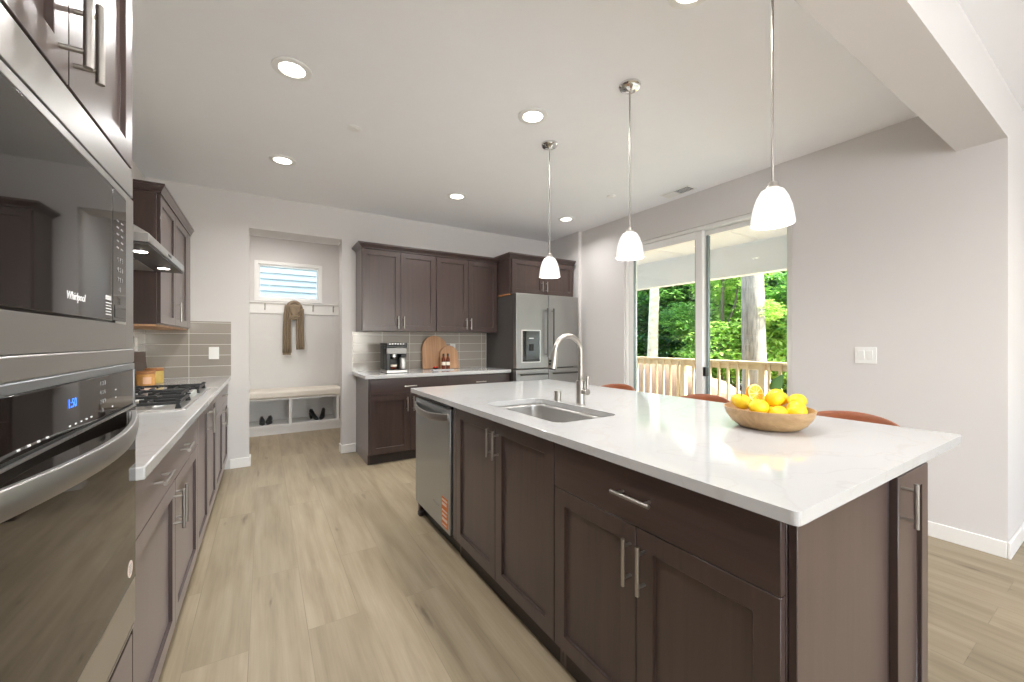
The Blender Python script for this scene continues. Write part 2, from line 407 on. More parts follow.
    def moved(s, mtx):
        s.v = [mtx @ p for p in s.v]; return s

    def build(s, name, m, parent=None, loc=(0, 0, 0), bevel=0.0, smooth=True, seg=2, subsurf=0, angle=38, solid=0):
        me = bpy.data.meshes.new(name)
        bm = bmesh.new()
        vs = [bm.verts.new(p) for p in s.v]
        for q in s.f:
            try: bm.faces.new([vs[i] for i in q])
            except ValueError: pass
        bmesh.ops.recalc_face_normals(bm, faces=bm.faces)
        bm.to_mesh(me); bm.free()
        me.materials.append(M[m] if isinstance(m, str) else m)
        if smooth:
            me.polygons.foreach_set('use_smooth', [True] * len(me.polygons))
            me.set_sharp_from_angle(angle=R(angle))
        o = bpy.data.objects.new(name, me); COL.objects.link(o)
        o.location = loc
        if parent is not None: o.parent = parent
        if solid:
            q = o.modifiers.new('solid', 'SOLIDIFY'); q.thickness = solid; q.offset = 0
        if bevel:
            b = o.modifiers.new('bevel', 'BEVEL'); b.width = bevel; b.segments = seg; b.limit_method = 'ANGLE'; b.angle_limit = R(40)
            b.harden_normals = False
        if subsurf:
            q = o.modifiers.new('sub', 'SUBSURF'); q.levels = subsurf; q.render_levels = subsurf
        return o


def tag(o, label, cat, group=None, kind=None):
    if label: o['label'] = label
    if cat: o['category'] = cat
    if group: o['group'] = group
    if kind: o['kind'] = kind
    return o


def thing(name, label, cat, loc=(0, 0, 0), rz=0.0, group=None):
    o = bpy.data.objects.new(name, None); o.empty_display_size = 0.1; COL.objects.link(o)
    o.location = loc; o.rotation_euler = (0, 0, rz)
    return tag(o, label, cat, group)


def struct(g, name, m, **k):
    o = g.build(name, m, **k); o['kind'] = 'structure'; return o


def copy_tree(o, parent=None):
    c = o.copy(); COL.objects.link(c)
    if parent is not None: c.parent = parent
    for ch in list(o.children): copy_tree(ch, c)
    return c


def text(name, body, size, m, parent, loc, rot=(PI / 2, 0, 0), shear=0.0, extrude=0.0004, align='CENTER', sx=1.0):
    cu = bpy.data.curves.new(name, 'FONT'); cu.body = body; cu.size = size; cu.extrude = extrude; cu.shear = shear
    cu.align_x = align; cu.align_y = 'CENTER'
    cu.materials.append(M[m])
    tmp = bpy.data.objects.new(name, cu); COL.objects.link(tmp)
    bpy.context.view_layer.update()
    me = bpy.data.meshes.new_from_object(tmp.evaluated_get(bpy.context.evaluated_depsgraph_get())); me.name = name
    bpy.data.objects.remove(tmp)
    o = bpy.data.objects.new(name, me); COL.objects.link(o); o.parent = parent; o.location = loc; o.rotation_euler = rot; o.scale = (sx, 1, 1)
    return o


def handle(parent, c, L, vert, name='handle', off=0.032, r=0.0062, m='nickel', span=0.68):
    # bar pull in local space: c = (u, y_face, z) centre on the face, standing off towards -Y
    g = G(); u, y, z = c
    d = Vector((0, 0, 1)) if vert else Vector((1, 0, 0))
    b = Vector((u, y - off, z))
    g.cyl(b - d * L / 2, b + d * L / 2, r, n=14)
    for k in (-1, 1):
        q = b + d * (L * span / 2 * k)
        g.cyl(q, q + Vector((0, off + 0.001, 0)), 0.0048, n=10)
    return g.build(name, m, parent)


def cabinet(name, label, loc, rz, w, depth, z0, z1, fronts, toe=0.0, toe_h=0.1, cat='cabinet', group=None, hollow=None):
    t = thing(name, label, cat, loc, rz, group)
    g = G()
    b0 = z0 + toe_h if toe else z0
    if hollow:
        g.box(0, w, 0.0205, depth, b0, hollow).box(0, 0.016, 0.0205, depth, hollow, z1).box(w - 0.016, w, 0.0205, depth, hollow, z1).box(0.016, w - 0.016, 0.0205, 0.038, hollow, z1).box(0.016, w - 0.016, depth - 0.016, depth, hollow, z1)
    else:
        g.box(0, w, 0.0205, depth, b0, z1)
    if toe:
        for a in (0, w - 0.018): g.box(a, a + 0.018, toe, depth, z0, b0)
    g.build('body', 'cab', t, bevel=0.001)
    if toe:
        G().box(0.0185, w - 0.0185, toe, depth, z0, b0 - 0.0005).build('toe_kick', 'toe', t)
    for fr in fronts:
        kind, u0, u1, a, b = fr[:5]; hs = fr[5] if len(fr) > 5 else []
        e = 0.0016
        if kind == 'door':
            d = G().shaker(u0 + e, u1 - e, a + e, b - e).build('door', 'cab', t, bevel=0.0012, seg=1)
        elif kind == 'drawer':
            d = G().box(u0 + e, u1 - e, 0, 0.02, a + e, b - e).build('drawer', 'cabx', t, bevel=0.0015)
        else:
            d = G().box(u0 + e, u1 - e, 0, 0.02, a + e, b - e).build('panel', 'cab', t, bevel=0.0015)
        for h in hs:
            handle(d, (h[0], 0, h[1]), h[2], h[3])
    return t


def crown(parent, x0, x1, y0, y1, z0, h=0.055, out=0.042, left=True, right=True):
    # stepped cornice: sloped face under a straight lip (front is y0)
    l = out if left else 0; r = out if right else 0
    g = G()
    g.box(x0 - 0.006 * bool(left), x1 + 0.006 * bool(right), y0 - 0.006, y1, z0, z0 + 0.012)
    g.frustum((x0 - 0.006 * bool(left), x1 + 0.006 * bool(right), y0 - 0.006, y1), z0 + 0.012, (x0 - l, x1 + r, y0 - out, y1), z0 + h - 0.016)
    g.box(x0 - l - 0.004 * bool(left), x1 + r + 0.004 * bool(right), y0 - out - 0.004, y1, z0 + h - 0.016, z0 + h)
    return g.build('crown_moulding', 'cabx', parent, bevel=0.0015)


# ------------------------------------------------------------------ room shell
struct(G().box(-1.05, 7.6, -5.1, 6.85, -0.06, 0), 'floor', 'floor')
struct(G().box(-1.05, 3.87, -5.1, 6.85, HC, HC + 0.14).box(3.87, 7.6, -5.1, 0.6, HC, HC + 0.14), 'ceiling', 'ceil')
struct(G().box(-1.05, 3.87, -5.1, 6.85, HC + 0.141, 6.6), 'sun_block_upper', 'siding')  # unseen block added above the ceiling to shade the neighbour's siding
struct(G().box(XL - 0.12, XL, -5.1, 4.9375, 0, HC), 'wall_left', 'wall')
# back wall with the mudroom opening and its deep header
struct(G().box(XL, -0.128, YB, YB + 0.12, 0, HC).box(0.743, 3.87, YB, YB + 0.12, 0, HC).box(-0.128, 0.743, YB, 5.13, 2.398, HC), 'wall_back', 'wall')
# right wall with the sliding-door opening
DY0, DY1, DZ = 1.575, 3.37, 2.398
struct(G().box(XR, XR + 0.2, 0.46, DY0, 0, HC).box(XR, XR + 0.2, DY1, YB, 0, HC).box(XR, XR + 0.2, DY0, DY1, DZ, HC), 'wall_right', 'wall')
struct(G().box(3.617, XR, 4.13, YB, 0, HC), 'wall_wing', 'wall')
struct(G().box(XR + 0.2, 7.6, 0.46, 0.6, 0, HC), 'wall_front', 'wall')
struct(G().box(XL, XR, 0.46, 0.665, 2.44, HC), 'beam', 'wall')
# great room behind the camera with its window openings
struct(G().box(-1.05, 0.8, -5.1, -5.0, 0, HC).box(3.0, 7.6, -5.1, -5.0, 0, HC).box(0.8, 3.0, -5.1, -5.0, 0, 0.9).box(0.8, 3.0, -5.1, -5.0, 2.1, HC), 'wall_rear', 'wall')
struct(G().box(7.5, 7.6, -5.0, 0.46, 0, HC), 'wall_far_right', 'wall')
struct(G().box(-1.05, 7.6, -7.6, -5.1, 2.4, 2.55), 'sun_block_rear', 'siding')  # unseen overhang added to keep direct sun out of the rear opening
# mudroom
MX0, MX1, MY = -0.75, 0.985, 6.70
struct(G().box(MX0 - 0.1, MX1 + 0.1, MY, MY + 0.12, 0, 1.83).box(MX0 - 0.1, -0.118, MY, MY + 0.12, 1.83, 2.40).box(0.752, MX1 + 0.1, MY, MY + 0.12, 1.83, 2.40)
       .box(MX0 - 0.1, MX1 + 0.1, MY, MY + 0.12, 2.40, HC), 'wall_mudroom_back', 'wall')
struct(G().box(MX0 - 0.1, MX0, YB + 0.12, MY, 0, HC), 'wall_mudroom_left', 'wall')
struct(G().box(MX1, MX1 + 0.1, YB + 0.12, MY, 0, HC), 'wall_mudroom_right', 'wall')


# baseboards
def baseboard(name, boxes):
    g = G()
    for b in boxes: g.box(*b)
    return struct(g, name, 'trim', bevel=0.004)


BH, BT = 0.095, 0.014
baseboard('baseboard_right', [(XR - BT, XR, 0.4605, DY0, 0, BH), (XR - BT, XR, DY1, 4.13, 0, BH)])
baseboard('baseboard_front', [(XR - BT, 7.5, 0.446, 0.46, 0, BH)])
baseboard('baseboard_back', [(-0.285, -0.114, YB - BT, YB, 0, BH), (-0.128, -0.114, YB, YB + 0.12, 0, BH), (0.729, 0.888, YB - BT, YB, 0, BH), (0.729, 0.743, YB, YB + 0.12, 0, BH)])

# ------------------------------------------------------------------ tiled splashbacks
struct(G().box(XL + 0.009, -0.276, YB - 0.008, YB, 0.0, 0.534).moved(Matrix.Identity(4)), 'wall_tile_left_corner', 'tile', loc=(0, 0, 0))
o = bpy.data.objects['wall_tile_left_corner']
o.location = (-0.2725, 0, 0.9145)
for v in o.data.vertices: v.co.x += 0.2725
struct(G().box(0.0, 0.008, 0, 3.35, 0, 0.85), 'wall_tile_left', 'tiley', loc=(XL, 1.4705, 0.9145))
struct(G().box(-0.33, 1.375, -0.008, 0, 0, 0.455), 'wall_tile_back', 'tile', loc=(1.182, YB, 0.9145))

# ------------------------------------------------------------------ oven tower
TW = 0.825
tower = cabinet('oven_cabinet', 'tall dark brown cabinet housing the microwave and wall oven at left', (XT, 0.64, 0), PI / 2, TW, 0.606, 0, 2.40, [], toe=0.06, cat='cabinet')
d = G().shaker(0.002, TW / 2 - 0.006, 1.725, 2.38).build('door', 'cab', tower, bevel=0.0012, seg=1); handle(d, (TW / 2 - 0.045, 0, 1.832), 0.17, True, off=0.036, r=0.0068)
d = G().shaker(TW / 2 - 0.003, TW - 0.002, 1.725, 2.38).build('door', 'cab', tower, bevel=0.0012, seg=1); handle(d, (TW / 2 + 0.017, 0, 1.826), 0.15, True, off=0.036, r=0.0068)
d = G().box(0.002, TW - 0.002, 0, 0.02, 0.115, 0.468).build('drawer', 'cabx', tower, bevel=0.0015); handle(d, (TW / 2, 0, 0.33), 0.17, False)

# microwave (root front plane = tower front)
mw = thing('microwave', 'black glass built-in microwave in wide stainless trim above the wall oven', 'microwave', (XT, 0.64, 1.24), PI / 2)
def mz(z): return z - 1.24
g = G()
g.box(0.003, TW - 0.002, -0.001, 0.018, mz(1.645), mz(1.716))
g.build('upper_trim', 'steel', mw, bevel=0.001)
g = G()
g.box(0.003, 0.072, -0.002, 0.018, 0, mz(1.638)).box(0.752, TW - 0.002, -0.002, 0.018, 0, mz(1.638)).box(0.072, 0.752, -0.002, 0.018, 0, mz(1.302)).box(0.072, 0.752, -0.002, 0.018, mz(1.622), mz(1.638))
g.build('trim_frame', 'steel', mw, bevel=0.0008)
G().box(0.003, TW - 0.003, 0.004, 0.018, mz(1.637), mz(1.646)).build('shadow_gap', 'gap', mw)
dr = G().box(0.076, 0.640, -0.004, 0.016, mz(1.307), mz(1.618)).build('door', 'blackglass', mw, bevel=0.0012)
pn = G().box(0.6425, 0.747, -0.004, 0.016, mz(1.307), mz(1.618)).build('control_panel', 'blackglass', mw, bevel=0.0012)
G().box(0.655, 0.740, -0.0048, -0.004, mz(1.315), mz(1.345)).build('open_button', 'blackglass', pn, bevel=0.0004)
text('brand_lettering', 'Whirlpool', 0.021, 'print', dr, (0.426, -0.0045, mz(1.342)), shear=0.25)
g = G()
for k in range(5): g.box(0.592, 0.630 - 0.004 * (k % 2), -0.0045, -0.004, mz(1.318) + k * 0.0065, mz(1.3205) + k * 0.0065)
for k in range(6): g.box(0.592 + k * 0.0065, 0.595 + k * 0.0065, -0.0045, -0.004, mz(1.352), mz(1.362))
g.build('rating_label', 'print', dr)
kp = ['POPCORN', 'REHEAT', '1 2 3', '4 5 6', '7 8 9', '0']
for k, s_ in enumerate(['1  2  3', '4  5  6', '7  8  9', '0']):
    text('key_lettering', s_, 0.016, 'greyprint', pn, (0.695, -0.0045, mz(1.455 - k * 0.024)))
g = G()
for k in range(5):
    for j in range(2): g.box(0.668 + j * 0.034, 0.686 + j * 0.034, -0.0045, -0.004, mz(1.482 + k * 0.016), mz(1.486 + k * 0.016))
g.build('panel_print', 'greyprint', pn)

# wall oven
ov = thing('wall_oven', 'stainless and black glass wall oven with a bowed handle below the microwave', 'oven', (XT, 0.64, 0.487), PI / 2)
def oz(z): return z - 0.487
G().box(0.003, TW - 0.002, -0.004, 0.018, oz(1.2015), oz(1.2385)).build('upper_trim', 'steel', ov, bevel=0.003)
g = G(); g.prism([(-0.005, oz(1.199)), (-0.001, oz(1.201)), (0.018, oz(1.201)), (0.018, oz(1.184)), (-0.005, oz(1.184))], 0.003, TW - 0.004, 'YZ')
g.build('vent_trim', 'steeld', ov, bevel=0.001)
pn = G().box(0.012, TW - 0.030, -0.007, 0.018, oz(1.095), oz(1.1835)).build('control_panel', 'blackglass', ov, bevel=0.001)
G().box(TW - 0.029, TW - 0.016, -0.003, 0.018, oz(1.08), oz(1.1835)).build('side_gap', 'gap', ov)
G().box(TW - 0.015, TW - 0.003, -0.006, 0.018, oz(1.08), oz(1.1835)).build('side_trim', 'steeld', ov, bevel=0.001)
text('clock_digits', '1:50', 0.023, 'blueled', pn, (0.398, -0.0075, oz(1.146)))
for k, s_ in enumerate(['1  2  3', '4  5  6', '7  8  9', '0']):
    text('key_lettering', s_, 0.0125, 'greyprint', pn, (0.560, -0.0075, oz(1.168 - k * 0.0195)))
text('key_lettering', '-  -  -  -  -', 0.030, 'print', pn, (0.44, -0.0075, oz(1.109)))
text('key_lettering', '-  -  -  -', 0.034, 'print', pn, (0.255, -0.0075, oz(1.107)))
for k in range(3): text('key_lettering', '-', 0.030, 'print', pn, (0.624 + 0.024 * (k > 0), -0.0075, oz(1.112 + 0.018 * k)))
G().box(0.010, TW - 0.006, -0.004, 0.018, oz(1.072), oz(1.095)).build('shadow_gap', 'gap', ov)
dr = G().box(0.008, TW - 0.008, -0.008, 0.018, oz(0.6255), oz(1.0845)).build('door', 'blackglass', ov, bevel=0.001)
G().box(0.008, TW - 0.008, -0.0095, 0.0, oz(1.085), oz(1.0885)).build('top_edge', 'steel', dr)
# bowed strap handle
hp = []
nb = 28
g = G(); v = []; f = []
for i in range(nb + 1):
    t_ = i / nb; u = 0.030 + t_ * (TW - 0.086)
    bow = math.sin(PI * t_) ** 0.9
    y = -0.013 - 0.050 * bow; zc = 1.060 - 0.004 * bow
    hh = 0.0195; th = 0.010
    v += [(u, y - th / 2, oz(zc - hh)), (u, y - th / 2 - 0.004, oz(zc)), (u, y - th / 2, oz(zc + hh)), (u, y + th / 2, oz(zc + hh)), (u, y + th / 2, oz(zc - hh))]
for i in range(nb):
    for k in range(5):
        f.append((i * 5 + k, i * 5 + (k + 1) % 5, (i + 1) * 5 + (k + 1) % 5, (i + 1) * 5 + k))
f += [(4, 3, 2, 1, 0), tuple(nb * 5 + k for k in range(5))]
g.add(v, f)
for u in (0.040, TW - 0.062): g.box(u - 0.010, u + 0.010, -0.018, -0.0075, oz(1.042), oz(1.078))
g.build('handle', 'steel', dr, bevel=0.0015)
g = G(); g.cyl((0.764, -0.0088, oz(0.668)), (0.764, -0.0079, oz(0.668)), 0.021, n=24)
st = g.build('sticker', 'paper', dr); st['label'] = 'oval pale sticker with grey lines'
g = G()
for k in range(4): g.box(0.751, 0.773, -0.0092, -0.0088, oz(0.657 + k * 0.0065), oz(0.660 + k * 0.0065))
g.build('sticker_print', 'greyprint', st)
G().box(0.004, TW - 0.003, -0.006, 0.018, oz(0.503), oz(0.622)).build('lower_trim', 'steel', ov, bevel=0.0015)
G().box(0.004, TW - 0.003, 0.004, 0.018, oz(0.477), oz(0.5025)).build('vent_slot', 'gap', ov)
G().box(0.004, TW - 0.003, -0.003, 0.006, oz(0.487), oz(0.493)).build('vent_lip', 'steel', ov)

# ------------------------------------------------------------------ left run of base cabinets
def base_at(y0, y1): return (XT, y0, 0)
DZ0, DZ1, DRZ = 0.11, 0.872, 0.705
yA0, yA1, yB1, yC1 = 1.467, 2.715, 3.70, 4.80
wA = yA1 - yA0; mid = 2.083 - yA0
cabinet('base_cabinet', 'dark brown base cabinet with one wide two-handled drawer beside the oven tower', (XT, yA0, 0), PI / 2, wA, 0.608, 0, 0.876, [
    ('drawer', 0, wA, DRZ, DZ1, [(0.305, 0.795, 0.15, False), (0.78, 0.795, 0.15, False)]),
    ('door', 0, mid, DZ0, DRZ, [(mid - 0.036, 0.592, 0.155, True)]), ('door', mid, wA, DZ0, DRZ, [(mid + 0.030, 0.592, 0.155, True)])], toe=0.03)
wB = yB1 - yA1
cabinet('base_cabinet', 'dark brown base cabinet with two full-height doors under the far end of the gas cooktop', (XT, yA1, 0), PI / 2, wB, 0.608, 0, 0.876, [
    ('door', 0, wB / 2, DZ0, DZ1, [(wB / 2 - 0.03, 0.75, 0.15, True)]), ('door', wB / 2, wB, DZ0, DZ1, [(wB / 2 + 0.03, 0.75, 0.15, True)])], toe=0.03)
wC = yC1 - yB1
cabinet('base_cabinet', 'dark brown base cabinet with drawer and doors in the far left corner', (XT, yB1, 0), PI / 2, wC, 0.608, 0, 0.876, [
    ('drawer', 0, wC, DRZ, DZ1, [(wC / 2, 0.79, 0.15, False)]), ('door', 0, wC / 2, DZ0, DRZ, [(wC / 2 - 0.03, 0.6, 0.15, True)]), ('door', wC / 2, wC, DZ0, DRZ, [(wC / 2 + 0.03, 0.6, 0.15, True)])], toe=0.03)
tag(G().box(XL + 0.001, -0.278, 1.468, YB - 0.001, 0.877, CT).build('worktop', 'quartz', bevel=0.004), 'long white quartz worktop along the left wall carrying the gas cooktop', 'worktop')

# gas cooktop
CY0, CY1, CX0, CX1 = 2.57, 3.60, -0.86, -0.335
ck = thing('gas_cooktop', 'stainless gas cooktop with black iron grates set in the left worktop', 'cooktop', ((CX0 + CX1) / 2, (CY0 + CY1) / 2, CT), PI / 2)
hw, hd = (CY1 - CY0) / 2, (CX1 - CX0) / 2
G().frustum((-hw, hw, -hd, hd), 0.0005, (-hw + 0.006, hw - 0.006, -hd + 0.006, hd - 0.006), 0.009).build('base_plate', 'steel', ck, bevel=0.001)
bpos = [(-hw + 0.15, 0.12, 0.042), (-hw + 0.15, -0.12, 0.034), (0, 0.03, 0.055), (hw - 0.15, 0.12, 0.042), (hw - 0.15, -0.12, 0.034)]
for bx_, by_, br_ in bpos:
    b = G().lathe([(br_ * 1.25, 0.009), (br_ * 1.2, 0.018), (br_ * 0.9, 0.022), (0.001, 0.022)], (bx_, by_, 0), 24).build('burner', 'steel', ck)
    G().lathe([(br_ * 0.85, 0.022), (br_ * 0.85, 0.03), (br_ * 0.7, 0.033), (0.001, 0.033)], (bx_, by_, 0), 24).build('burner_cap', 'iron', b)
gw = 2 * hw / 3 - 0.012
for k in range(3):
    cx = (k - 1) * 2 * hw / 3
    g = G(); z0, z1 = 0.030, 0.044; x0, x1, y0, y1 = cx - gw / 2 + 0.01, cx + gw / 2 - 0.01, -hd + (0.075 if k == 1 else 0.03), hd - 0.03
    for yy in (y0, y1): g.box(x0, x1, yy - 0.006, yy + 0.006, z0, z1)
    for xx in (x0, x1): g.box(xx - 0.006, xx + 0.006, y0, y1, z0, z1)
    for fx in (0.33, 0.67):
        xx = x0 + (x1 - x0) * fx; g.box(xx - 0.005, xx + 0.005, y0, y0 + (y1 - y0) * 0.36, z0, z1 + 0.004); g.box(xx - 0.005, xx + 0.005, y1 - (y1 - y0) * 0.36, y1, z0, z1 + 0.004)
    for fy in (0.25, 0.5, 0.75):
        yy = y0 + (y1 - y0) * fy; g.box(x0, x0 + gw * 0.33, yy - 0.005, yy + 0.005, z0, z1 + 0.004); g.box(x1 - gw * 0.33, x1, yy - 0.005, yy + 0.005, z0, z1 + 0.004)
    for xx in (x0, x1):
        for yy in (y0, y1):
            g.frustum((xx - 0.012, xx + 0.012, yy - 0.012, yy + 0.012), 0.009, (xx - 0.007, xx + 0.007, yy - 0.007, yy + 0.007), z0)
            g.box(xx - 0.006, xx + 0.006, yy - 0.012, yy + 0.012, z1, z1 + 0.008)
    g.build('grate', 'iron', ck, bevel=0.0012, seg=1)
for k in range(5):
    G().lathe([(0.019, 0.009), (0.019, 0.014), (0.016, 0.016), (0.015, 0.036), (0.013, 0.038), (0.001, 0.038)], ((k - 2) * 0.062, -hd + 0.042, 0), 20).build('knob', 'steel', ck)

# range hood
HX, HY0, HY1 = -0.445, 2.42, 3.37
hd_ = thing('range_hood', 'stainless range hood with two lit lamps over the gas cooktop', 'range hood', (XL + 0.009, (HY0 + HY1) / 2, 1.7), PI / 2)
HD = HX - XL - 0.009; HWd = (HY1 - HY0) / 2
# local: +X along y, front at -Y
g = G(); g.box(-HWd, HWd, -HD, 0, 0.012, 0.05)
g.frustum((-HWd, HWd, -HD, 0), 0.05, (-0.16, 0.16, -0.25, 0), 0.21)
g.build('canopy', 'steel', hd_, bevel=0.0015)
G().box(-HWd + 0.006, HWd - 0.006, -HD + 0.006, -0.004, 0.0, 0.0115).build('underside', 'darksteel', hd_)
for k in range(2):
    G().box(-HWd + 0.05 + k * (HWd - 0.03), -0.02 + k * (HWd - 0.03), -HD + 0.14, -0.06, -0.003, -0.0005).build('grease_filter', 'steel', hd_)
G().box(-0.15, 0.15, -0.24, 0, 0.211, HC - 1.702).build('chimney', 'steelz', hd_, bevel=0.001)
for u in (-0.27, 0.27):
    l = G().lathe([(0.036, -0.004), (0.036, 0.0), (0.001, 0.0)], (u, -HD + 0.07, 0), 24).build('lamp_ring', 'chrome', hd_)
    G().lathe([(0.028, -0.0055), (0.028, -0.004), (0.001, -0.004)], (u, -HD + 0.07, 0), 24).build('lamp_lens', 'lens', l)
    lamp('hood_lamp', 'SPOT', (XL + 0.009 + HD - 0.07, (HY0 + HY1) / 2 + u, 1.685), 5, (1, 0.93, 0.84), (0, 0, -1), spot_size=R(110), spot_blend=0.6, shadow_soft_size=0.03)
g = G()
for k in range(4): g.box(-0.04 + k * 0.022, -0.026 + k * 0.022, -HD - 0.0015, -HD, 0.024, 0.036)
g.build('button', 'dark', hd_)

# left upper cabinet
LU0, LUX = 3.52, -0.590
lw = YB - 0.002 - LU0
lu = cabinet('wall_cabinet', 'dark brown two-door wall cabinet past the range hood in the left corner', (LUX, LU0, 1.372), PI / 2, lw, LUX - XL - 0.009, 0, 0.875, [
    ('door', 0.01, 0.53, 0.005, 0.87), ('door', 0.53, lw - 0.19, 0.005, 0.87, [(0.53 + 0.04, 0.115, 0.15, True)]), ('panel', lw - 0.185, lw - 0.01, 0.005, 0.87)])
crown(lu, 0, lw, 0, LUX - XL - 0.009, 0.875, 0.062, 0.024, True, False)
G().box(0.004, lw - 0.004, 0.024, LUX - XL - 0.012, -0.012, -0.0005).build('light_rail', 'oakboard', lu)

# corner clutter on the left worktop
wb = tag(G().box(-0.009, 0.009, -0.19, 0.19, 0, 0.25).build('cutting_board', 'walnut', None, (-0.872, 4.50, CT + 0.0025), bevel=0.005), 'dark walnut board leaning on the left wall tiles behind the jars', 'cutting board')
wb.rotation_euler = (0, R(-6), 0)
def candle(loc, h, r, label, bm):
    t = thing('candle_jar', label, 'jar', loc, 0, 'jars by the cooktop')
    G().lathe([(r * 0.94, 0), (r, 0.006), (r, h - 0.01), (r * 0.95, h)], n=28).build('jar', bm, t)
    G().lathe([(r * 1.01, h + 0.0005), (r * 1.04, h + 0.004), (r * 1.04, h + 0.02), (r * 0.98, h + 0.024), (0.001, h + 0.024)], n=28).build('lid', 'jarlid', t)
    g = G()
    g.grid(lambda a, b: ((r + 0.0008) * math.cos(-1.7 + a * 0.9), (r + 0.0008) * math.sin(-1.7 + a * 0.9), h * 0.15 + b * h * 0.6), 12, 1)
    g.build('label_highlight', 'peach' if bm == 'amber' else 'olive', t)  # label strip; the peach one also paints in the amber jar's vertical highlight
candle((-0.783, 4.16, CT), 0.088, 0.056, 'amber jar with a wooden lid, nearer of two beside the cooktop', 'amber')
candle((-0.765, 4.345, CT), 0.100, 0.058, 'olive labelled jar with a wooden lid behind the amber jar', 'olive')


def wall_plate(name, label, cat, loc, rz, w_=0.075, h_=0.118, parts='outlet'):
    t = thing(name, label, cat, loc, rz)
    G().box(-w_ / 2, w_ / 2, -0.006, 0, -h_ / 2, h_ / 2).build('plate', 'white', t, bevel=0.002)
    if parts == 'outlet':
        for z in (-0.024, 0.024):
            s_ = G().box(-0.017, 0.017, -0.009, -0.006, z - 0.015, z + 0.015).build('socket', 'white', t, bevel=0.002)
            G().box(-0.008, -0.0055, -0.0092, -0.0088, z - 0.004, z + 0.006).box(0.0055, 0.008, -0.0092, -0.0088, z - 0.004, z + 0.006).build('slot', 'dark', s_)
    else:
        n = parts
        for k in range(n):
            u = (k - (n - 1) / 2) * 0.046
            G().frustum((u - 0.0165, u + 0.0165, -0.007, 0), -0.033, (u - 0.0165, u + 0.0165, -0.012, 0), 0.033).build('rocker', 'white', t, bevel=0.001)
    return t


wall_plate('wall_switch', 'white switch plate on the grey tiles above the gas cooktop', 'switch', (-0.411, YB - 0.008, 1.143), 0, 0.08, 0.118, 1)
wall_plate('wall_outlet', 'white outlet on the left wall tiles above the walnut board', 'outlet', (XL + 0.008, 4.46, 1.235), PI / 2)
wall_plate('wall_outlet', 'white outlet on the back tiles half hidden behind the small round-topped board', 'outlet', (2.075, YB - 0.008, 1.165), 0)
wall_plate('wall_switch', 'white double switch plate alone on the right wall beside the sliding door', 'switch', (XR, 1.104, 1.157), -PI / 2, 0.122, 0.118, 2)

# ------------------------------------------------------------------ back run
BX0, BX1, BX2, BYF = 0.892, 1.733, 2.550, 4.165
w1 = BX1 - BX0; m1 = w1 / 2
cabinet('base_cabinet', 'dark brown drawer-over-doors base cabinet under the espresso machine', (BX0, BYF, 0), 0, w1, YB - BYF - 0.001, 0, 0.876, [
    ('drawer', 0.012, w1, DRZ, DZ1, [(m1, 0.787, 0.13, False)]), ('door', 0.012, m1, DZ0, DRZ, [(m1 - 0.033, 0.6, 0.15, True)]), ('door', m1, w1, DZ0, DRZ, [(m1 + 0.033, 0.6, 0.15, True)])], toe=0.055)
w2 = BX2 - BX1; m2 = w2 / 2
cabinet('base_cabinet', 'dark brown drawer-over-doors base cabinet next to the refrigerator', (BX1, BYF, 0), 0, w2, YB - BYF - 0.001, 0, 0.876, [
    ('drawer', 0, w2, DRZ, DZ1, [(m2, 0.787, 0.13, False)]), ('door', 0, m2, DZ0, DRZ, [(m2 - 0.033, 0.6, 0.15, True)]), ('door', m2, w2, DZ0, DRZ, [(m2 + 0.033, 0.6, 0.15, True)])], toe=0.055)
tag(G().box(0.850, 2.552, BYF - 0.025, YB - 0.001, 0.877, CT).build('worktop', 'quartz', bevel=0.004), 'white quartz worktop on the back wall under the espresso machine and boards', 'worktop')
UZ, UH, UD = 1.368, 0.890, 0.335
uw = 0.834
for k, lab in enumerate(('dark brown two-door wall cabinet above the espresso machine', 'dark brown two-door wall cabinet above the round-topped boards, left of the refrigerator')):
    x0 = (0.890, 1.725)[k]
    c = cabinet('wall_cabinet', lab, (x0, YB - UD, UZ), 0, uw, UD - 0.001, 0, UH, [
        ('door', 0.004, uw / 2, 0.004, UH - 0.004, [(uw / 2 - 0.032, 0.10, 0.14, True)]), ('door', uw / 2, uw - 0.004, 0.004, UH - 0.004, [(uw / 2 + 0.032, 0.10, 0.14, True)])])
    crown(c, 0, uw, 0, UD - 0.001, UH, 0.058, 0.042, k == 0, False)
FX0, FX1 = 2.566, 3.575
fw = FX1 - FX0
c = cabinet('wall_cabinet', 'deep dark brown two-door cabinet above the refrigerator', (FX0, 4.175, 1.845), 0, fw, YB - 4.175 - 0.001, 0, 0.435, [
    ('door', 0.02, fw / 2, 0.004, 0.431, [(fw / 2 - 0.035, 0.11, 0.13, True)]), ('door', fw / 2, fw - 0.02, 0.004, 0.431, [(fw / 2 + 0.035, 0.11, 0.13, True)])])
crown(c, 0, fw, 0, YB - 4.175 - 0.001, 0.435, 0.058, 0.04, True, False)
G().box(-0.0015, 0.016, 0.022, 0.30, -0.018, -0.0005).build('raw_wood_edge', 'jarlid', c)

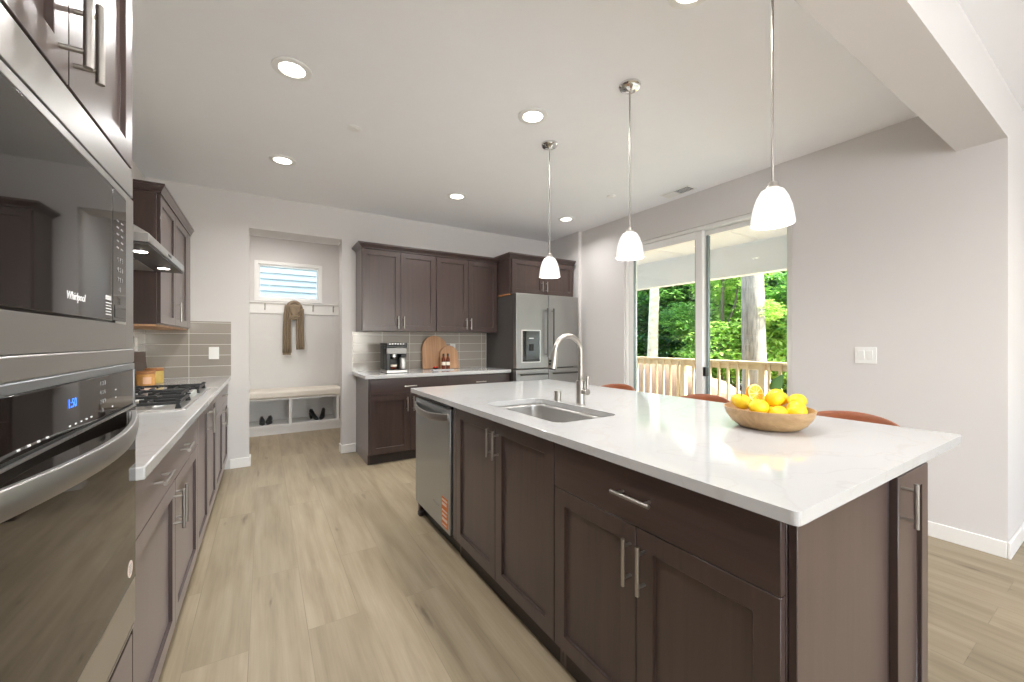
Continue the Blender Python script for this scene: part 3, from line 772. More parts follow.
# refrigerator
fr = thing('refrigerator', 'stainless four-door refrigerator with a water dispenser beside the back cabinets', 'refrigerator', (3.0375, 4.03, 0), 0)
fx = 0.4825
G().box(-fx + 0.012, fx - 0.012, 0.075, 0.77, 0.03, 1.82).build('cabinet_shell', 'fridgeside', fr, bevel=0.004)
G().box(-fx + 0.02, fx - 0.02, 0.06, 0.7, 0.0, 0.0295).build('plinth', 'dark', fr)
fd = []
for s_, nm in ((-1, 'door'), (1, 'door')):
    u0, u1 = (-fx, -0.003) if s_ < 0 else (0.003, fx)
    fd.append(G().box(u0, u1, 0, 0.07, 0.925, 1.835).build(nm, 'fridgesteel', fr, bevel=0.006, seg=3))
    handle(fd[-1], (s_ * 0.048, 0, 1.365), 0.60, True, off=0.045, r=0.0105, span=0.9, m='darksteel')
    lo = G().box(u0, u1, 0, 0.07, 0.07, 0.915).build('freezer_door', 'fridgesteel', fr, bevel=0.006, seg=3)
    handle(lo, ((u0 + u1) / 2, 0, 0.855), 0.40, False, off=0.045, r=0.0105, span=0.9, m='darksteel')
g = G(); g.box(-0.408, -0.128, -0.004, 0.0, 0.995, 1.395)
dp = g.build('dispenser', 'bordersteel', fd[0], bevel=0.002)
G().box(-0.396, -0.140, -0.0055, -0.004, 1.008, 1.382).build('dispenser_recess', 'blackglass', dp, bevel=0.001)
G().box(-0.375, -0.165, -0.030, -0.0055, 1.02, 1.03).build('drip_tray', 'dark', dp, bevel=0.002)
G().box(-0.30, -0.235, -0.008, -0.0055, 1.288, 1.296).build('indicator', 'print', dp)
G().box(-0.29, -0.245, -0.022, -0.0055, 1.14, 1.22).build('paddle', 'dark', dp, bevel=0.004)

# espresso machine
em = thing('espresso_machine', 'black and silver espresso machine on the back worktop', 'coffee machine', (1.215, 4.44, CT), 0)
ew, ed = 0.110, 0.14
G().box(-ew, ew, -ed, ed, 0.004, 0.035).build('drip_tray', 'steel', em, bevel=0.004)
G().box(-ew + 0.012, ew - 0.012, -ed - 0.0015, -ed + 0.2, 0.035, 0.039).build('tray_grid', 'dark', em)
G().box(-ew, ew, 0.0, ed, 0.0355, 0.30).box(-ew, -ew + 0.045, -ed + 0.02, 0.0, 0.040, 0.27).build('body', 'dark', em, bevel=0.006)
G().box(-ew, ew, -ed + 0.012, -0.0005, 0.205, 0.272).build('front_panel', 'greysteel', em, bevel=0.006)
G().box(-ew - 0.002, ew + 0.002, -ed + 0.004, ed, 0.3005, 0.325).box(-ew, ew, -ed + 0.01, -0.0005, 0.2725, 0.3005).build('lid', 'dark', em, bevel=0.006)
g = G()
for k in range(6): g.box(-0.085 + k * 0.029, -0.069 + k * 0.029, -ed + 0.002, -ed + 0.004, 0.308, 0.318)
g.build('button', 'steel', em)
pf = G().cyl((-0.02, -0.07, 0.172), (-0.02, -0.07, 0.2045), 0.034, n=24).build('brew_head', 'steel', em)
G().cyl((-0.02, -0.07, 0.15), (-0.02, -0.07, 0.1715), 0.037, n=24).tube([(-0.02, -0.10, 0.162), (-0.03, -0.16, 0.158), (-0.035, -0.19, 0.150)], 0.011).build('portafilter', 'dark', em)
cup = G().lathe([(0.022, 0.0395), (0.036, 0.05), (0.040, 0.088), (0.037, 0.088), (0.033, 0.055), (0.001, 0.05)], (-0.03, -0.08, 0), 24).build('cup', 'amberbottle', em)
G().lathe([(0.0405, 0.070), (0.0408, 0.088), (0.0405, 0.09)], (-0.03, -0.08, 0), 24, cap=False).build('cup_band', 'label', cup)
G().lathe([(0.036, 0.0395), (0.038, 0.05), (0.038, 0.15), (0.03, 0.165), (0.001, 0.166)], (0.075, -0.075, 0), 24).build('milk_tank', 'steel', em)
G().box(0.045, 0.11, -0.12, -0.01, 0.167, 0.2045).build('milk_head', 'dark', em, bevel=0.008)
for a in (-1, 1):
    for b in (-1, 1): G().cyl((a * 0.10, b * 0.11, 0), (a * 0.10, b * 0.11, 0.0045), 0.012).build('foot', 'dark', em)


def round_board(name, label, x, y, w_, h_, th, lean, mats='oakboard'):
    poly = [(-w_ / 2, 0), (w_ / 2, 0)]
    r = w_ / 2
    for k in range(0, 21):
        a = PI * k / 20; poly.append((r * math.cos(a), h_ - r + r * math.sin(a)))
    g = G().prism(poly, -th / 2, th / 2, 'XZ')
    o = g.build(name, mats, None, (x, y, CT + 0.0025), bevel=0.004)
    o.rotation_euler = (R(-lean), 0, 0)
    return tag(o, label, 'cutting board', 'round-topped boards')


round_board('cutting_board', 'larger arched wooden board leaning on the back tiles', 1.815, 4.735, 0.335, 0.410, 0.018, 7)
round_board('cutting_board', 'smaller arched wooden board leaning in front of the larger one', 1.985, 4.69, 0.245, 0.285, 0.016, 7)
ty = tag(G().box(-0.13, 0.13, -0.05, 0.05, 0, 0.010).build('serving_tray', 'quartz', None, (1.81, 4.50, CT + 0.0005), bevel=0.003), 'small pale stone tray under the bottles on the back worktop', 'tray')
for k, x in enumerate((1.825, 1.880)):
    t = thing('oil_bottle', ('amber bottle with a cream label, left of the pair on the stone tray', 'amber bottle with a cream label, right of the pair on the stone tray')[k], 'bottle', (x, 4.50, CT + 0.011), 0, 'bottles on the tray')
    G().lathe([(0.022, 0), (0.0235, 0.004), (0.0235, 0.11), (0.018, 0.13), (0.011, 0.142), (0.011, 0.15), (0.001, 0.15)], n=24).build('bottle', 'amberbottle', t)
    G().lathe([(0.0240, 0.045), (0.0240, 0.085)], n=24, cap=False).build('paper_label', 'label', t)
    G().lathe([(0.0125, 0.1505), (0.0125, 0.182), (0.010, 0.185), (0.001, 0.185)], n=20).build('cap', 'dark', t)
t = thing('fruit_dish', 'small black dish of red tomatoes left of the bottles', 'dish', (1.725, 4.50, CT + 0.011), 0)
G().lathe([(0.02, 0), (0.045, 0.016), (0.046, 0.018), (0.04, 0.017), (0.018, 0.006), (0.001, 0.006)], n=24).build('dish', 'dark', t)
M['tomato'] = mat('tomato_skin', (190, 48, 30), 0.25)
for k, (a, b) in enumerate(((-0.014, 0.006), (0.014, -0.006))):
    tag(G().ellipsoid((0, 0, 0), (0.014, 0.014, 0.013)).build('tomato', 'tomato', None, (1.725 + a, 4.50 + b, CT + 0.011 + 0.022)), ('red tomato in the black dish, farther from the bottles', 'red tomato in the black dish, nearer the bottles')[k], 'tomato', 'tomatoes in the dish')

# ------------------------------------------------------------------ island
IZ = 0.884
def isl(y): return (XI, y, 0)
RI = -PI / 2
sw = 2.172 - 1.214
cabinet('island_cabinet', 'dark brown island sink cabinet with two full-height doors next to the dishwasher', isl(2.172), RI, sw, 0.565, 0, IZ - 0.001, [
    ('panel', 0, 0.042, DZ0, 0.876),
    ('door', 0.042, 0.5, DZ0, 0.876, [(2.172 - 1.699, 0.770, 0.134, True)]), ('door', 0.5, sw, DZ0, 0.876, [(2.172 - 1.642, 0.768, 0.134, True)])], toe=0.045, cat='island cabinet', hollow=0.67)
dw_ = 1.212 - 0.424
cabinet('island_cabinet', 'dark brown island cabinet with a wide drawer over two doors at the near end', isl(1.212), RI, dw_, 0.565, 0, IZ - 0.001, [
    ('drawer', 0, dw_, 0.708, 0.876, [(0.394, 0.7975, 0.145, False)]), ('door', 0, dw_ / 2, DZ0, 0.708, [(1.212 - 0.839, 0.601, 0.14, True)]), ('door', dw_ / 2, dw_, DZ0, 0.708, [(1.212 - 0.786, 0.599, 0.14, True)])], toe=0.045, cat='island cabinet')
# panels that close the island
tag(G().box(0.966, 1.508, 0.405, 0.4225, 0, IZ - 0.001).build('island_end_panel', 'cab', bevel=0.002), 'flat brown wooden panel closing the near end of the island', 'cabinet panel')
tag(G().box(0.962, 1.790, 2.834, 2.866, 0, IZ - 0.001).build('island_end_panel', 'cab', bevel=0.002), 'narrow brown wooden panel at the far end of the island past the dishwasher', 'cabinet panel')
cabinet('island_cabinet', 'narrow brown island cabinet whose framed door faces the near end', (1.512, 0.385, 0), 0, 0.278, 0.68, 0, IZ - 0.001, [
    ('door', 0.0, 0.278, 0.11, 0.876, [(0.026, 0.800, 0.125, True)])], toe=0.06, cat='island cabinet')
tag(G().box(1.512, 1.790, 1.068, 2.832, 0, IZ - 0.001).build('island_back_cabinet', 'cab', bevel=0.002), 'plain brown back of the island behind the bar stools', 'cabinet panel')

# dishwasher
dwp = thing('dishwasher', 'stainless dishwasher with an orange sticker at the far end of the island', 'dishwasher', isl(2.832), RI)
DWW = 2.832 - 2.178
G().box(0.002, DWW - 0.002, 0.03, 0.57, 0.10, IZ - 0.004).build('tub', 'dark', dwp)
G().box(0.006, DWW - 0.006, 0.05, 0.5, 0.0, 0.0995).build('toe_kick', 'dark', dwp)
G().box(-0.001, 0.045, 0.008, 0.09, 0.0, 0.03).build('foot', 'toe', dwp, bevel=0.003)
dd = G().box(0.006, DWW - 0.022, -0.008, 0.0295, 0.108, 0.852).build('door', 'steeld', dwp, bevel=0.004)
G().box(0.006, DWW - 0.022, 0.0, 0.0295, 0.8535, 0.868).build('control_strip', 'dark', dwp)
g = G(); v = []; f = []
hx0, hx1 = 0.02, DWW - 0.04
nb = 24
for i in range(nb + 1):
    t_ = i / nb; u = hx0 + t_ * (hx1 - hx0); b = math.sin(PI * t_) ** 0.7
    y = -0.010 - 0.045 * b; zc = 0.806 - 0.020 * b; hh = 0.022; th = 0.010
    v += [(u, y - th / 2, zc - hh), (u, y - th / 2 - 0.003, zc), (u, y - th / 2, zc + hh), (u, y + th / 2, zc + hh), (u, y + th / 2, zc - hh)]
for i in range(nb):
    for k in range(5): f.append((i * 5 + k, i * 5 + (k + 1) % 5, (i + 1) * 5 + (k + 1) % 5, (i + 1) * 5 + k))
f += [(4, 3, 2, 1, 0), tuple(nb * 5 + k for k in range(5))]
g.add(v, f).build('handle', 'steel', dd, bevel=0.0015)
text('brand_lettering', 'Whirlpool', 0.026, 'greyprint', dd, (DWW - 0.245, -0.0086, 0.232), shear=0.2)
st = G().box(DWW - 0.150, DWW - 0.050, -0.0090, -0.0078, 0.128, 0.308).build('sticker', 'orange', dd); st['label'] = 'orange paper sticker with pale lines'
g = G()
for k, (a, b) in enumerate(((0.285, 0.297), (0.258, 0.274), (0.222, 0.232), (0.196, 0.208), (0.165, 0.182), (0.138, 0.146))):
    g.box(DWW - 0.142, DWW - 0.060 - 0.012 * (k % 2), -0.0096, -0.0088, a, b)
g.build('sticker_print', 'paper', st)


def rrect(x0, x1, y0, y1, r, n=6):
    pts = []
    for cx, cy, a0 in ((x1 - r, y1 - r, 0), (x0 + r, y1 - r, 90), (x0 + r, y0 + r, 180), (x1 - r, y0 + r, 270)):
        for k in range(n + 1):
            a = R(a0 + 90 * k / n); pts.append((cx + r * math.cos(a), cy + r * math.sin(a)))
    return pts


SX0, SX1, SY0, SY1 = 1.045, 1.415, 1.325, 1.985
# island top with the sink cut-out
outer = rrect(0.9133, 2.182, 0.3804, 2.894, 0.014, 5); inner = rrect(SX0, SX1, SY0, SY1, 0.055, 6)
bm = bmesh.new()
ed = []
for loop in (outer, inner):
    vs = [bm.verts.new((x, y, CT)) for x, y in loop]
    ed += [bm.edges.new((vs[i], vs[(i + 1) % len(vs)])) for i in range(len(vs))]
bmesh.ops.triangle_fill(bm, use_beauty=True, use_dissolve=False, edges=ed)
top = list(bm.faces)
for f_ in top:
    if f_.normal.z < 0: f_.normal_flip()
ex = bmesh.ops.extrude_face_region(bm, geom=top)
for v_ in [e for e in ex['geom'] if isinstance(e, bmesh.types.BMVert)]: v_.co.z = IZ
bmesh.ops.recalc_face_normals(bm, faces=bm.faces)
me = bpy.data.meshes.new('island_worktop'); bm.to_mesh(me); bm.free(); me.materials.append(M['quartz'])
o = bpy.data.objects.new('island_worktop', me); COL.objects.link(o)
bv = o.modifiers.new('bevel', 'BEVEL'); bv.width = 0.003; bv.segments = 2; bv.limit_method = 'ANGLE'; bv.angle_limit = R(50)
tag(o, 'large white quartz island top with the sink cut into it', 'worktop')

# sink
sk = thing('kitchen_sink', 'stainless undermount sink in the island top', 'sink', (0, 0, 0))
g = G(); loops = []
for grow, z, rr in ((0.004, IZ - 0.0012, 0.057), (0.004, IZ - 0.02, 0.057), (0.0, 0.735, 0.055), (-0.010, 0.712, 0.05), (-0.03, 0.700, 0.04), (-0.10, 0.696, 0.03)):
    loops.append([(x, y, z) for x, y in rrect(SX0 - grow, SX1 + grow, SY0 - grow, SY1 + grow, rr, 6)])
n = len(loops[0]); v = [p for l in loops for p in l]
f = [(i * n + k, i * n + (k + 1) % n, (i + 1) * n + (k + 1) % n, (i + 1) * n + k) for i in range(len(loops) - 1) for k in range(n)]
f.append(tuple((len(loops) - 1) * n + k for k in range(n)))
g.add(v, f).build('bowl', 'steel', sk, solid=0.0015, angle=60)
G().lathe([(0.055, 0.6975), (0.05, 0.700), (0.04, 0.698), (0.001, 0.698)], (1.24, 1.62, 0), 28).build('drain', 'chrome', sk)

# faucet
FXc, FYc = 1.468, 1.660
fa = thing('kitchen_faucet', 'brushed nickel gooseneck faucet standing behind the sink', 'faucet', (FXc, FYc, CT))
G().lathe([(0.027, 0.0004), (0.027, 0.004), (0.0235, 0.006), (0.0235, 0.128), (0.022, 0.131), (0.001, 0.131)], n=28).build('body', 'nickel', fa)
pts = [(0, 0, 0.1315), (0, 0, 0.28)]
ra = 0.088
for k in range(0, 19):
    a = PI * 0.97 * k / 18; pts.append((-ra + ra * math.cos(a), 0, 0.284 + ra * math.sin(a)))
sp = G().tube(pts, 0.0135, 16).build('spout', 'nickel', fa)
e = Vector(pts[-1]); dn = (Vector(pts[-1]) - Vector(pts[-2])).normalized()
hdh = G().cyl(e + dn * 0.001, e + dn * 0.03, 0.0150, 0.0185, 20).cyl(e + dn * 0.03, e + dn * 0.092, 0.019, 0.0215, 20).build('spray_head', 'nickel', fa)
G().cyl(e + dn * 0.0922, e + dn * 0.099, 0.0175, 0.0165, 20).build('nozzle', 'dark', hdh)
q = e + dn * 0.06
G().box(q.x - 0.0235, q.x - 0.0155, -0.006, 0.006, q.z - 0.014, q.z - 0.001).box(q.x - 0.0235, q.x - 0.0155, -0.006, 0.006, q.z + 0.003, q.z + 0.015).build('spray_button', 'dark', hdh)
lv = G().cyl((0, -0.023, 0.072), (0, -0.058, 0.072), 0.0165, n=20).build('lever_hub', 'nickel', fa)
G().cyl((0.0, -0.050, 0.072), (0.003, -0.052, 0.158), 0.0080, n=14).build('lever', 'nickel', lv)

tag(G().lathe([(0.0215, 0.0004), (0.0215, 0.052), (0.020, 0.056), (0.001, 0.057)], n=24).build('air_gap_cap', 'nickel', None, (1.452, 1.838, CT)), 'short round nickel cap left of the faucet', 'air gap cap')

# ------------------------------------------------------------------ bowl of lemons
BXc, BYc = 1.722, 0.826
bl = tag(G().lathe([(0.09, 0), (0.106, 0.004), (0.130, 0.021), (0.149, 0.049), (0.158, 0.078), (0.153, 0.079), (0.142, 0.053), (0.122, 0.028), (0.10, 0.012), (0.001, 0.010)], n=56).build('fruit_bowl', 'bowlwood', None, (BXc, BYc, CT + 0.0004)), 'wide turned wooden bowl full of lemons on the island', 'bowl')
fwd = Vector((0.5265, 0.8502)); rgt = Vector((0.8502, -0.5265))


def at(r_, f_, z):   # a spot in the bowl: r_ along the room's long view, f_ away from the camera side
    return (BXc + rgt.x * r_ + fwd.x * f_, BYc + rgt.y * r_ + fwd.y * f_, CT + z)


def lemon_mesh(a=0.037, b=0.029):
    prof = [(0.0005, -a - 0.006), (0.005, -a - 0.0045), (0.0075, -a - 0.0005)]
    for k in range(1, 12):
        th = PI * k / 12; prof.append((max(b * math.sin(th) ** 0.85, 0.0095), -a * math.cos(th)))
    prof += [(0.0085, a), (0.006, a + 0.0025), (0.0005, a + 0.0035)]
    return G().lathe(prof, n=22, axis='X')


lem = [(-0.113, -0.017, 0.104, 60, 12, 'lemon', 'lemon at the left rim of the bowl under the dark twig'),
       (-0.085, -0.077, 0.093, -30, -6, 'lemon', 'long lemon lying along the front left rim of the bowl'),
       (-0.088, 0.044, 0.098, 70, 10, 'lemon', 'lemon behind the front left lemon, left of the cut orange'),
       (-0.026, -0.097, 0.070, -20, 5, 'lemon', 'low lemon at the front centre of the bowl'),
       (0.039, -0.106, 0.077, -35, 6, 'lemon', 'lemon at the front of the bowl just right of the low one'),
       (0.077, -0.052, 0.084, 60, -10, 'lemon', 'plump lemon between the front lemons and the right rim'),
       (0.115, -0.002, 0.104, -20, 6, 'lemon', 'big lemon leaning on the right rim of the bowl'),
       (0.031, 0.047, 0.090, -40, 15, 'lemon2', 'lemon behind the leaf at the back of the bowl'),
       (0.091, 0.070, 0.105, 80, 0, 'lemon2', 'lemon at the back right of the bowl'),
       (-0.035, 0.0, 0.062, 30, 0, 'lemon', 'lemon buried under the cut orange'),
       (0.032, -0.01, 0.057, 110, 0, 'lemon', 'lemon buried under the topmost lemon'),
       (-0.003, -0.046, 0.124, -25, 42, 'lemon2', 'topmost upright lemon beside the green leaf')]
for (r_, f_, z, yaw, pitch, mm, lab) in lem:
    big = 1.06 if 'topmost' in lab else 1.0
    o = lemon_mesh(0.0345 * big, 0.0295 * big).build('lemon', mm, None, at(r_, f_, z))
    o.rotation_euler = (0, -R(pitch), R(yaw)); tag(o, lab, 'lemon', 'lemons in the wooden bowl')
# halved orange: cut face towards the camera side
oh = thing('halved_orange', 'halved orange showing its cut face on top of the lemons', 'orange', at(-0.060, -0.017, 0.137))
oh.rotation_euler = (R(-12), 0, R(-16))
prof = [(0.037 * math.sin(PI / 2 * k / 8) + 0.0003, 0.037 * math.cos(PI / 2 * k / 8) * 0.95) for k in range(9)]
G().lathe(prof, n=32, axis='Y').build('peel', 'orangefruit', oh)
G().lathe([(0.0366, -0.0008), (0.0330, -0.0014)], n=32, axis='Y').build('pith', 'pith', oh)
g = G()
for k in range(10):
    a0 = 2 * PI * (k + 0.06) / 10; a1 = 2 * PI * (k + 0.94) / 10
    pl = [(0.005 * math.cos((a0 + a1) / 2), 0.005 * math.sin((a0 + a1) / 2))] + [(0.0315 * math.cos(a0 + (a1 - a0) * j / 4), 0.0315 * math.sin(a0 + (a1 - a0) * j / 4)) for j in range(5)]
    g.prism(pl, -0.0026, -0.0012, 'XZ')
g.build('segments', 'pulp', oh)


def leaf_geo(L, W, bend=0.15):
    def fn(a, b):
        x = (a - 0.5) * 2; y = b; wv = W * math.sin(PI * min(1, y ** 0.8)) ** 0.8 if 0 < y < 1 else 0.0005
        return (x * wv / 2, abs(x) * 0.12 * wv - bend * L * y * y, y * L)
    return G().grid(fn, 4, 12)


lf = leaf_geo(0.085, 0.052).build('lemon_leaf', 'leaf', None, at(0.026, 0.004, 0.132), solid=0.0007)
lf.rotation_euler = (R(4), R(16), R(-30)); tag(lf, 'single green leaf standing up beside the topmost lemon', 'leaf')
tw = G().tube([(0, 0, 0), (0.003, 0, 0.018), (-0.002, 0.002, 0.042)], [0.0022, 0.0018, 0.0015], 8).build('lemon_twig', 'stem', None, at(-0.128, -0.034, 0.130))
tag(tw, 'short dark twig on the leftmost lemon of the bowl', 'twig')

# ------------------------------------------------------------------ bar stools
def make_stool(label, loc, rz=0):
    t = thing('bar_stool', label, 'bar stool', loc, rz, 'bar stools behind the island')
    # faces -X; origin on the floor under the seat centre
    G().lathe([(0.17, 0.600), (0.190, 0.606), (0.195, 0.622), (0.185, 0.640), (0.12, 0.648), (0.001, 0.650)], n=40).build('seat', 'seatleather', t)
    for a, b in ((-1, -1), (-1, 1), (1, -1), (1, 1)):
        G().cyl((a * 0.195, b * 0.195, 0), (a * 0.12, b * 0.12, 0.599), 0.011, 0.017, 14).build('leg', 'stoolwood', t)
    pts = [(0.178 * math.cos(2 * PI * k / 32), 0.178 * math.sin(2 * PI * k / 32) * 1.0, 0.235) for k in range(33)]
    q = 0.166
    G().tube([(-q, -q, 0.235), (-q, q, 0.235)], 0.009, 10).tube([(q, -q, 0.235), (q, q, 0.235)], 0.009, 10).tube([(-q, -q, 0.235), (q, -q, 0.235)], 0.009, 10).tube([(-q, q, 0.235), (q, q, 0.235)], 0.009, 10).build('footrest', 'stoolwood', t)
    # curved bent-wood back: an arc in plan whose top edge rises to the middle
    def fn(a, b):
        th = (a - 0.5) * R(122); e_ = math.cos((a - 0.5) * PI)
        top = 0.800 + 0.083 * e_ ** 0.55; bot = 0.735 - 0.015 * e_
        z = bot + (top - bot) * b
        rad = 0.245 + 0.03 * b
        return (rad * math.cos(th), rad * math.sin(th), z)
    G().grid(fn, 32, 6).build('backrest', 'stoolwood', t, solid=0.018, bevel=0.005)
    for s_ in (-1, 1):
        G().tube([(0.115, s_ * 0.125, 0.60), (0.165, s_ * 0.158, 0.70), (0.180, s_ * 0.165, 0.80)], 0.010, 10).build('back_post', 'stoolwood', t)
    return t


make_stool('chestnut bent-wood bar stool on the far side of the island behind the fruit bowl', (2.40, 0.85, 0))
make_stool('chestnut bent-wood bar stool on the far side of the island, middle of the row', (2.40, 1.66, 0))
make_stool('chestnut bent-wood bar stool on the far side of the island nearest the refrigerator', (2.40, 2.47, 0))

# ------------------------------------------------------------------ pendants and ceiling fittings
def pendant(label, x, y):
    t = thing('pendant_lamp', label, 'pendant lamp', (x, y, HC), 0, 'pendants over the island')
    G().lathe([(0.062, -0.0003), (0.062, -0.012), (0.055, -0.02), (0.02, -0.026), (0.008, -0.036), (0.001, -0.036)], n=32).build('canopy', 'chrome', t)
    for a in (0, PI): G().cyl((0.042 * math.cos(a), 0.042 * math.sin(a), -0.018), (0.042 * math.cos(a), 0.042 * math.sin(a), -0.025), 0.004, n=10).build('screw', 'nickel', t)
    G().cyl((0, 0, -0.036), (0, 0, -0.826), 0.005, n=10).build('rod', 'nickel', t)
    G().lathe([(0.008, -0.822), (0.018, -0.828), (0.022, -0.846), (0.030, -0.851)], n=24).build('socket_cap', 'nickel', t)
    G().lathe([(0.026, -0.8515), (0.042, -0.862), (0.057, -0.890), (0.070, -0.93), (0.079, -0.985), (0.080, -1.000), (0.0765, -1.000), (0.0755, -0.985), (0.066, -0.93), (0.053, -0.891), (0.038, -0.865), (0.024, -0.856)], n=40, cap=False).build('shade', 'opal', t)
    G().ellipsoid((0, 0, -0.93), (0.028, 0.028, 0.036)).build('bulb', 'lens', t)
    lamp('pendant_light', 'POINT', (x, y, HC - 0.965), 8, (1, 0.98, 0.96), shadow_soft_size=0.03)


pendant('opal glass pendant on a nickel rod nearest the camera above the fruit bowl', 1.785, 0.84)
pendant('opal glass pendant on a nickel rod, middle of the three over the island', 1.80, 1.612)
pendant('opal glass pendant on a nickel rod farthest along the island near the refrigerator', 1.825, 2.41)


def downlight(label, x, y, e_=6.5):
    t = thing('recessed_light', label, 'ceiling light', (x, y, HC), 0, 'recessed ceiling lights')
    G().lathe([(0.098, -0.0003), (0.097, -0.005), (0.088, -0.008), (0.066, -0.0075), (0.064, -0.0055), (0.064, -0.0003)], n=40, cap=False).build('trim_ring', 'white', t)
    G().lathe([(0.0635, -0.0004), (0.0635, -0.005), (0.001, -0.0055)], n=32).build('lens', 'lens', t)
    lamp('recessed_light_beam', 'AREA', (x, y, HC - 0.012), e_, (1, 0.99, 0.975), (0, 0, -1), shape='DISK', size=0.12, spread=R(150))


downlight('round recessed ceiling light, larger of the two over the aisle', 0.13, 2.484, 8)
downlight('round recessed ceiling light over the aisle near the mudroom opening', 0.13, 3.773, 10.5)
downlight('round recessed ceiling light near the far pendant canopy', 1.505, 2.168, 8)
downlight('round recessed ceiling light in front of the back wall cabinets', 1.676, 3.775, 11.5)
downlight('round recessed ceiling light in front of the refrigerator corner', 3.117, 3.785)
downlight('round recessed ceiling light cut by the top edge of the photo', 1.53, 1.035)
downlight('added unseen recessed ceiling light over the aisle beside the oven tower', 0.13, 1.15, 7.5)  # out of view, continues the grid; added to brighten the tower and aisle
downlight('added unseen recessed ceiling light of the great room nearest the beam', 1.6, -1.0, 14)  # out of view; added to brighten the island's near end
downlight('added unseen recessed ceiling light of the great room nearest the right wall end', 3.1, -0.9, 13)  # out of view; added to lift the floor at right and the beam underside
for k, (x, y) in enumerate(((0.532, 2.945), (3.013, 2.945))):
    t = thing('sprinkler_cover', ('white round sprinkler cover on the ceiling over the aisle', 'white round sprinkler cover on the ceiling between the pendants and the air vent')[k], 'sprinkler cover', (x, y, HC), 0, 'sprinkler covers')
    G().lathe([(0.045, -0.0003), (0.045, -0.007), (0.040, -0.009), (0.001, -0.009)], n=28).build('cover_plate', 'white', t)
    G().lathe([(0.030, -0.0092), (0.030, -0.012), (0.001, -0.0125)], n=24).build('cap', 'white', t)
vt = thing('ceiling_vent', 'white louvred air vent on the ceiling above the sliding door', 'vent', (3.49, 2.51, HC), 0)
G().box(-0.075, 0.075, -0.16, 0.16, -0.006, -0.0004).build('frame', 'white', vt, bevel=0.002)
G().box(-0.052, 0.052, -0.138, 0.138, -0.0068, -0.0061).build('duct', 'gap', vt)
G().box(-0.052, 0.052, 0.004, 0.138, -0.0095, -0.007).build('damper', 'white', vt, bevel=0.001)
g = G()
for k in range(7):
    y = -0.128 + k * 0.02
    g.add([(-0.052, y, -0.007), (0.052, y, -0.007), (0.052, y + 0.003, -0.0105), (-0.052, y + 0.003, -0.0105)], [(0, 1, 2, 3)])
g.build('louvres', 'white', vt, solid=0.0012)

# ------------------------------------------------------------------ sliding door
dx = XR + 0.085
door = bpy.data.objects.new('door_1', None); COL.objects.link(door); door.location = (dx, 0, 0); door['kind'] = 'structure'
def dbox(name, m, boxes, parent=door, bevel=0.003):
    g = G()
    for b in boxes: g.box(b[0] - dx, b[1] - dx, *b[2:])
    return g.build(name, m, parent, bevel=bevel)
dbox('door_frame', 'trim', [(XR + 0.02, XR + 0.19, DY0 + 0.001, DY0 + 0.035, 0, DZ), (XR + 0.02, XR + 0.19, DY1 - 0.035, DY1 - 0.001, 0, DZ), (XR + 0.02, XR + 0.19, DY0 + 0.035, DY1 - 0.035, DZ - 0.035, DZ - 0.001), (XR + 0.02, XR + 0.19, DY0 + 0.035, DY1 - 0.035, 0, 0.03)])
ym = 2.405
M['gasket'] = mat('grey_green_gasket', (116, 126, 124), 0.4)
# sliding leaf (far half) on the inner track
sl0, sl1, x0, x1 = ym - 0.02, DY1 - 0.036, XR + 0.035, XR + 0.075
leaf1 = dbox('sliding_leaf', 'trim', [(x0, x1, sl0, sl0 + 0.075, 0.035, DZ - 0.04), (x0, x1, sl1 - 0.075, sl1, 0.035, DZ - 0.04), (x0, x1, sl0 + 0.075, sl1 - 0.075, DZ - 0.115, DZ - 0.04), (x0, x1, sl0 + 0.075, sl1 - 0.075, 0.035, 0.13)])
dbox('leaf_gasket', 'gasket', [(x0 + 0.006, x1 - 0.006, sl0 + 0.075, sl0 + 0.085, 0.13, DZ - 0.115), (x0 + 0.004, x1 - 0.004, sl1 - 0.085, sl1 - 0.075, 0.13, DZ - 0.115)], leaf1)
dbox('pane', 'clear', [(x0 + 0.018, x0 + 0.022, sl0 + 0.080, sl1 - 0.080, 0.13, DZ - 0.115)], leaf1, 0)
# fixed leaf (near half) on the outer track
fl0, fl1, x0, x1 = DY0 + 0.036, ym + 0.05, XR + 0.095, XR + 0.135
leaf2 = dbox('fixed_leaf', 'trim', [(x0, x1, fl0, fl0 + 0.045, 0.035, DZ - 0.04), (x0, x1, fl1 - 0.075, fl1, 0.035, DZ - 0.04), (x0, x1, fl0 + 0.045, fl1 - 0.075, DZ - 0.085, DZ - 0.04), (x0, x1, fl0 + 0.045, fl1 - 0.075, 0.035, 0.13)])
dbox('latch', 'dark', [(x0 - 0.055, x0 - 0.0, fl1 - 0.100, fl1 - 0.072, 0.91, 1.0)], leaf2, 0.003)
dbox('leaf_gasket', 'gasket', [(x0 - 0.004, x1 - 0.006, fl1 - 0.095, fl1 - 0.075, 0.13, DZ - 0.085)], leaf2)
dbox('pane', 'clear', [(x0 + 0.018, x0 + 0.022, fl0 + 0.040, fl1 - 0.080, 0.12, DZ - 0.08)], leaf2, 0)

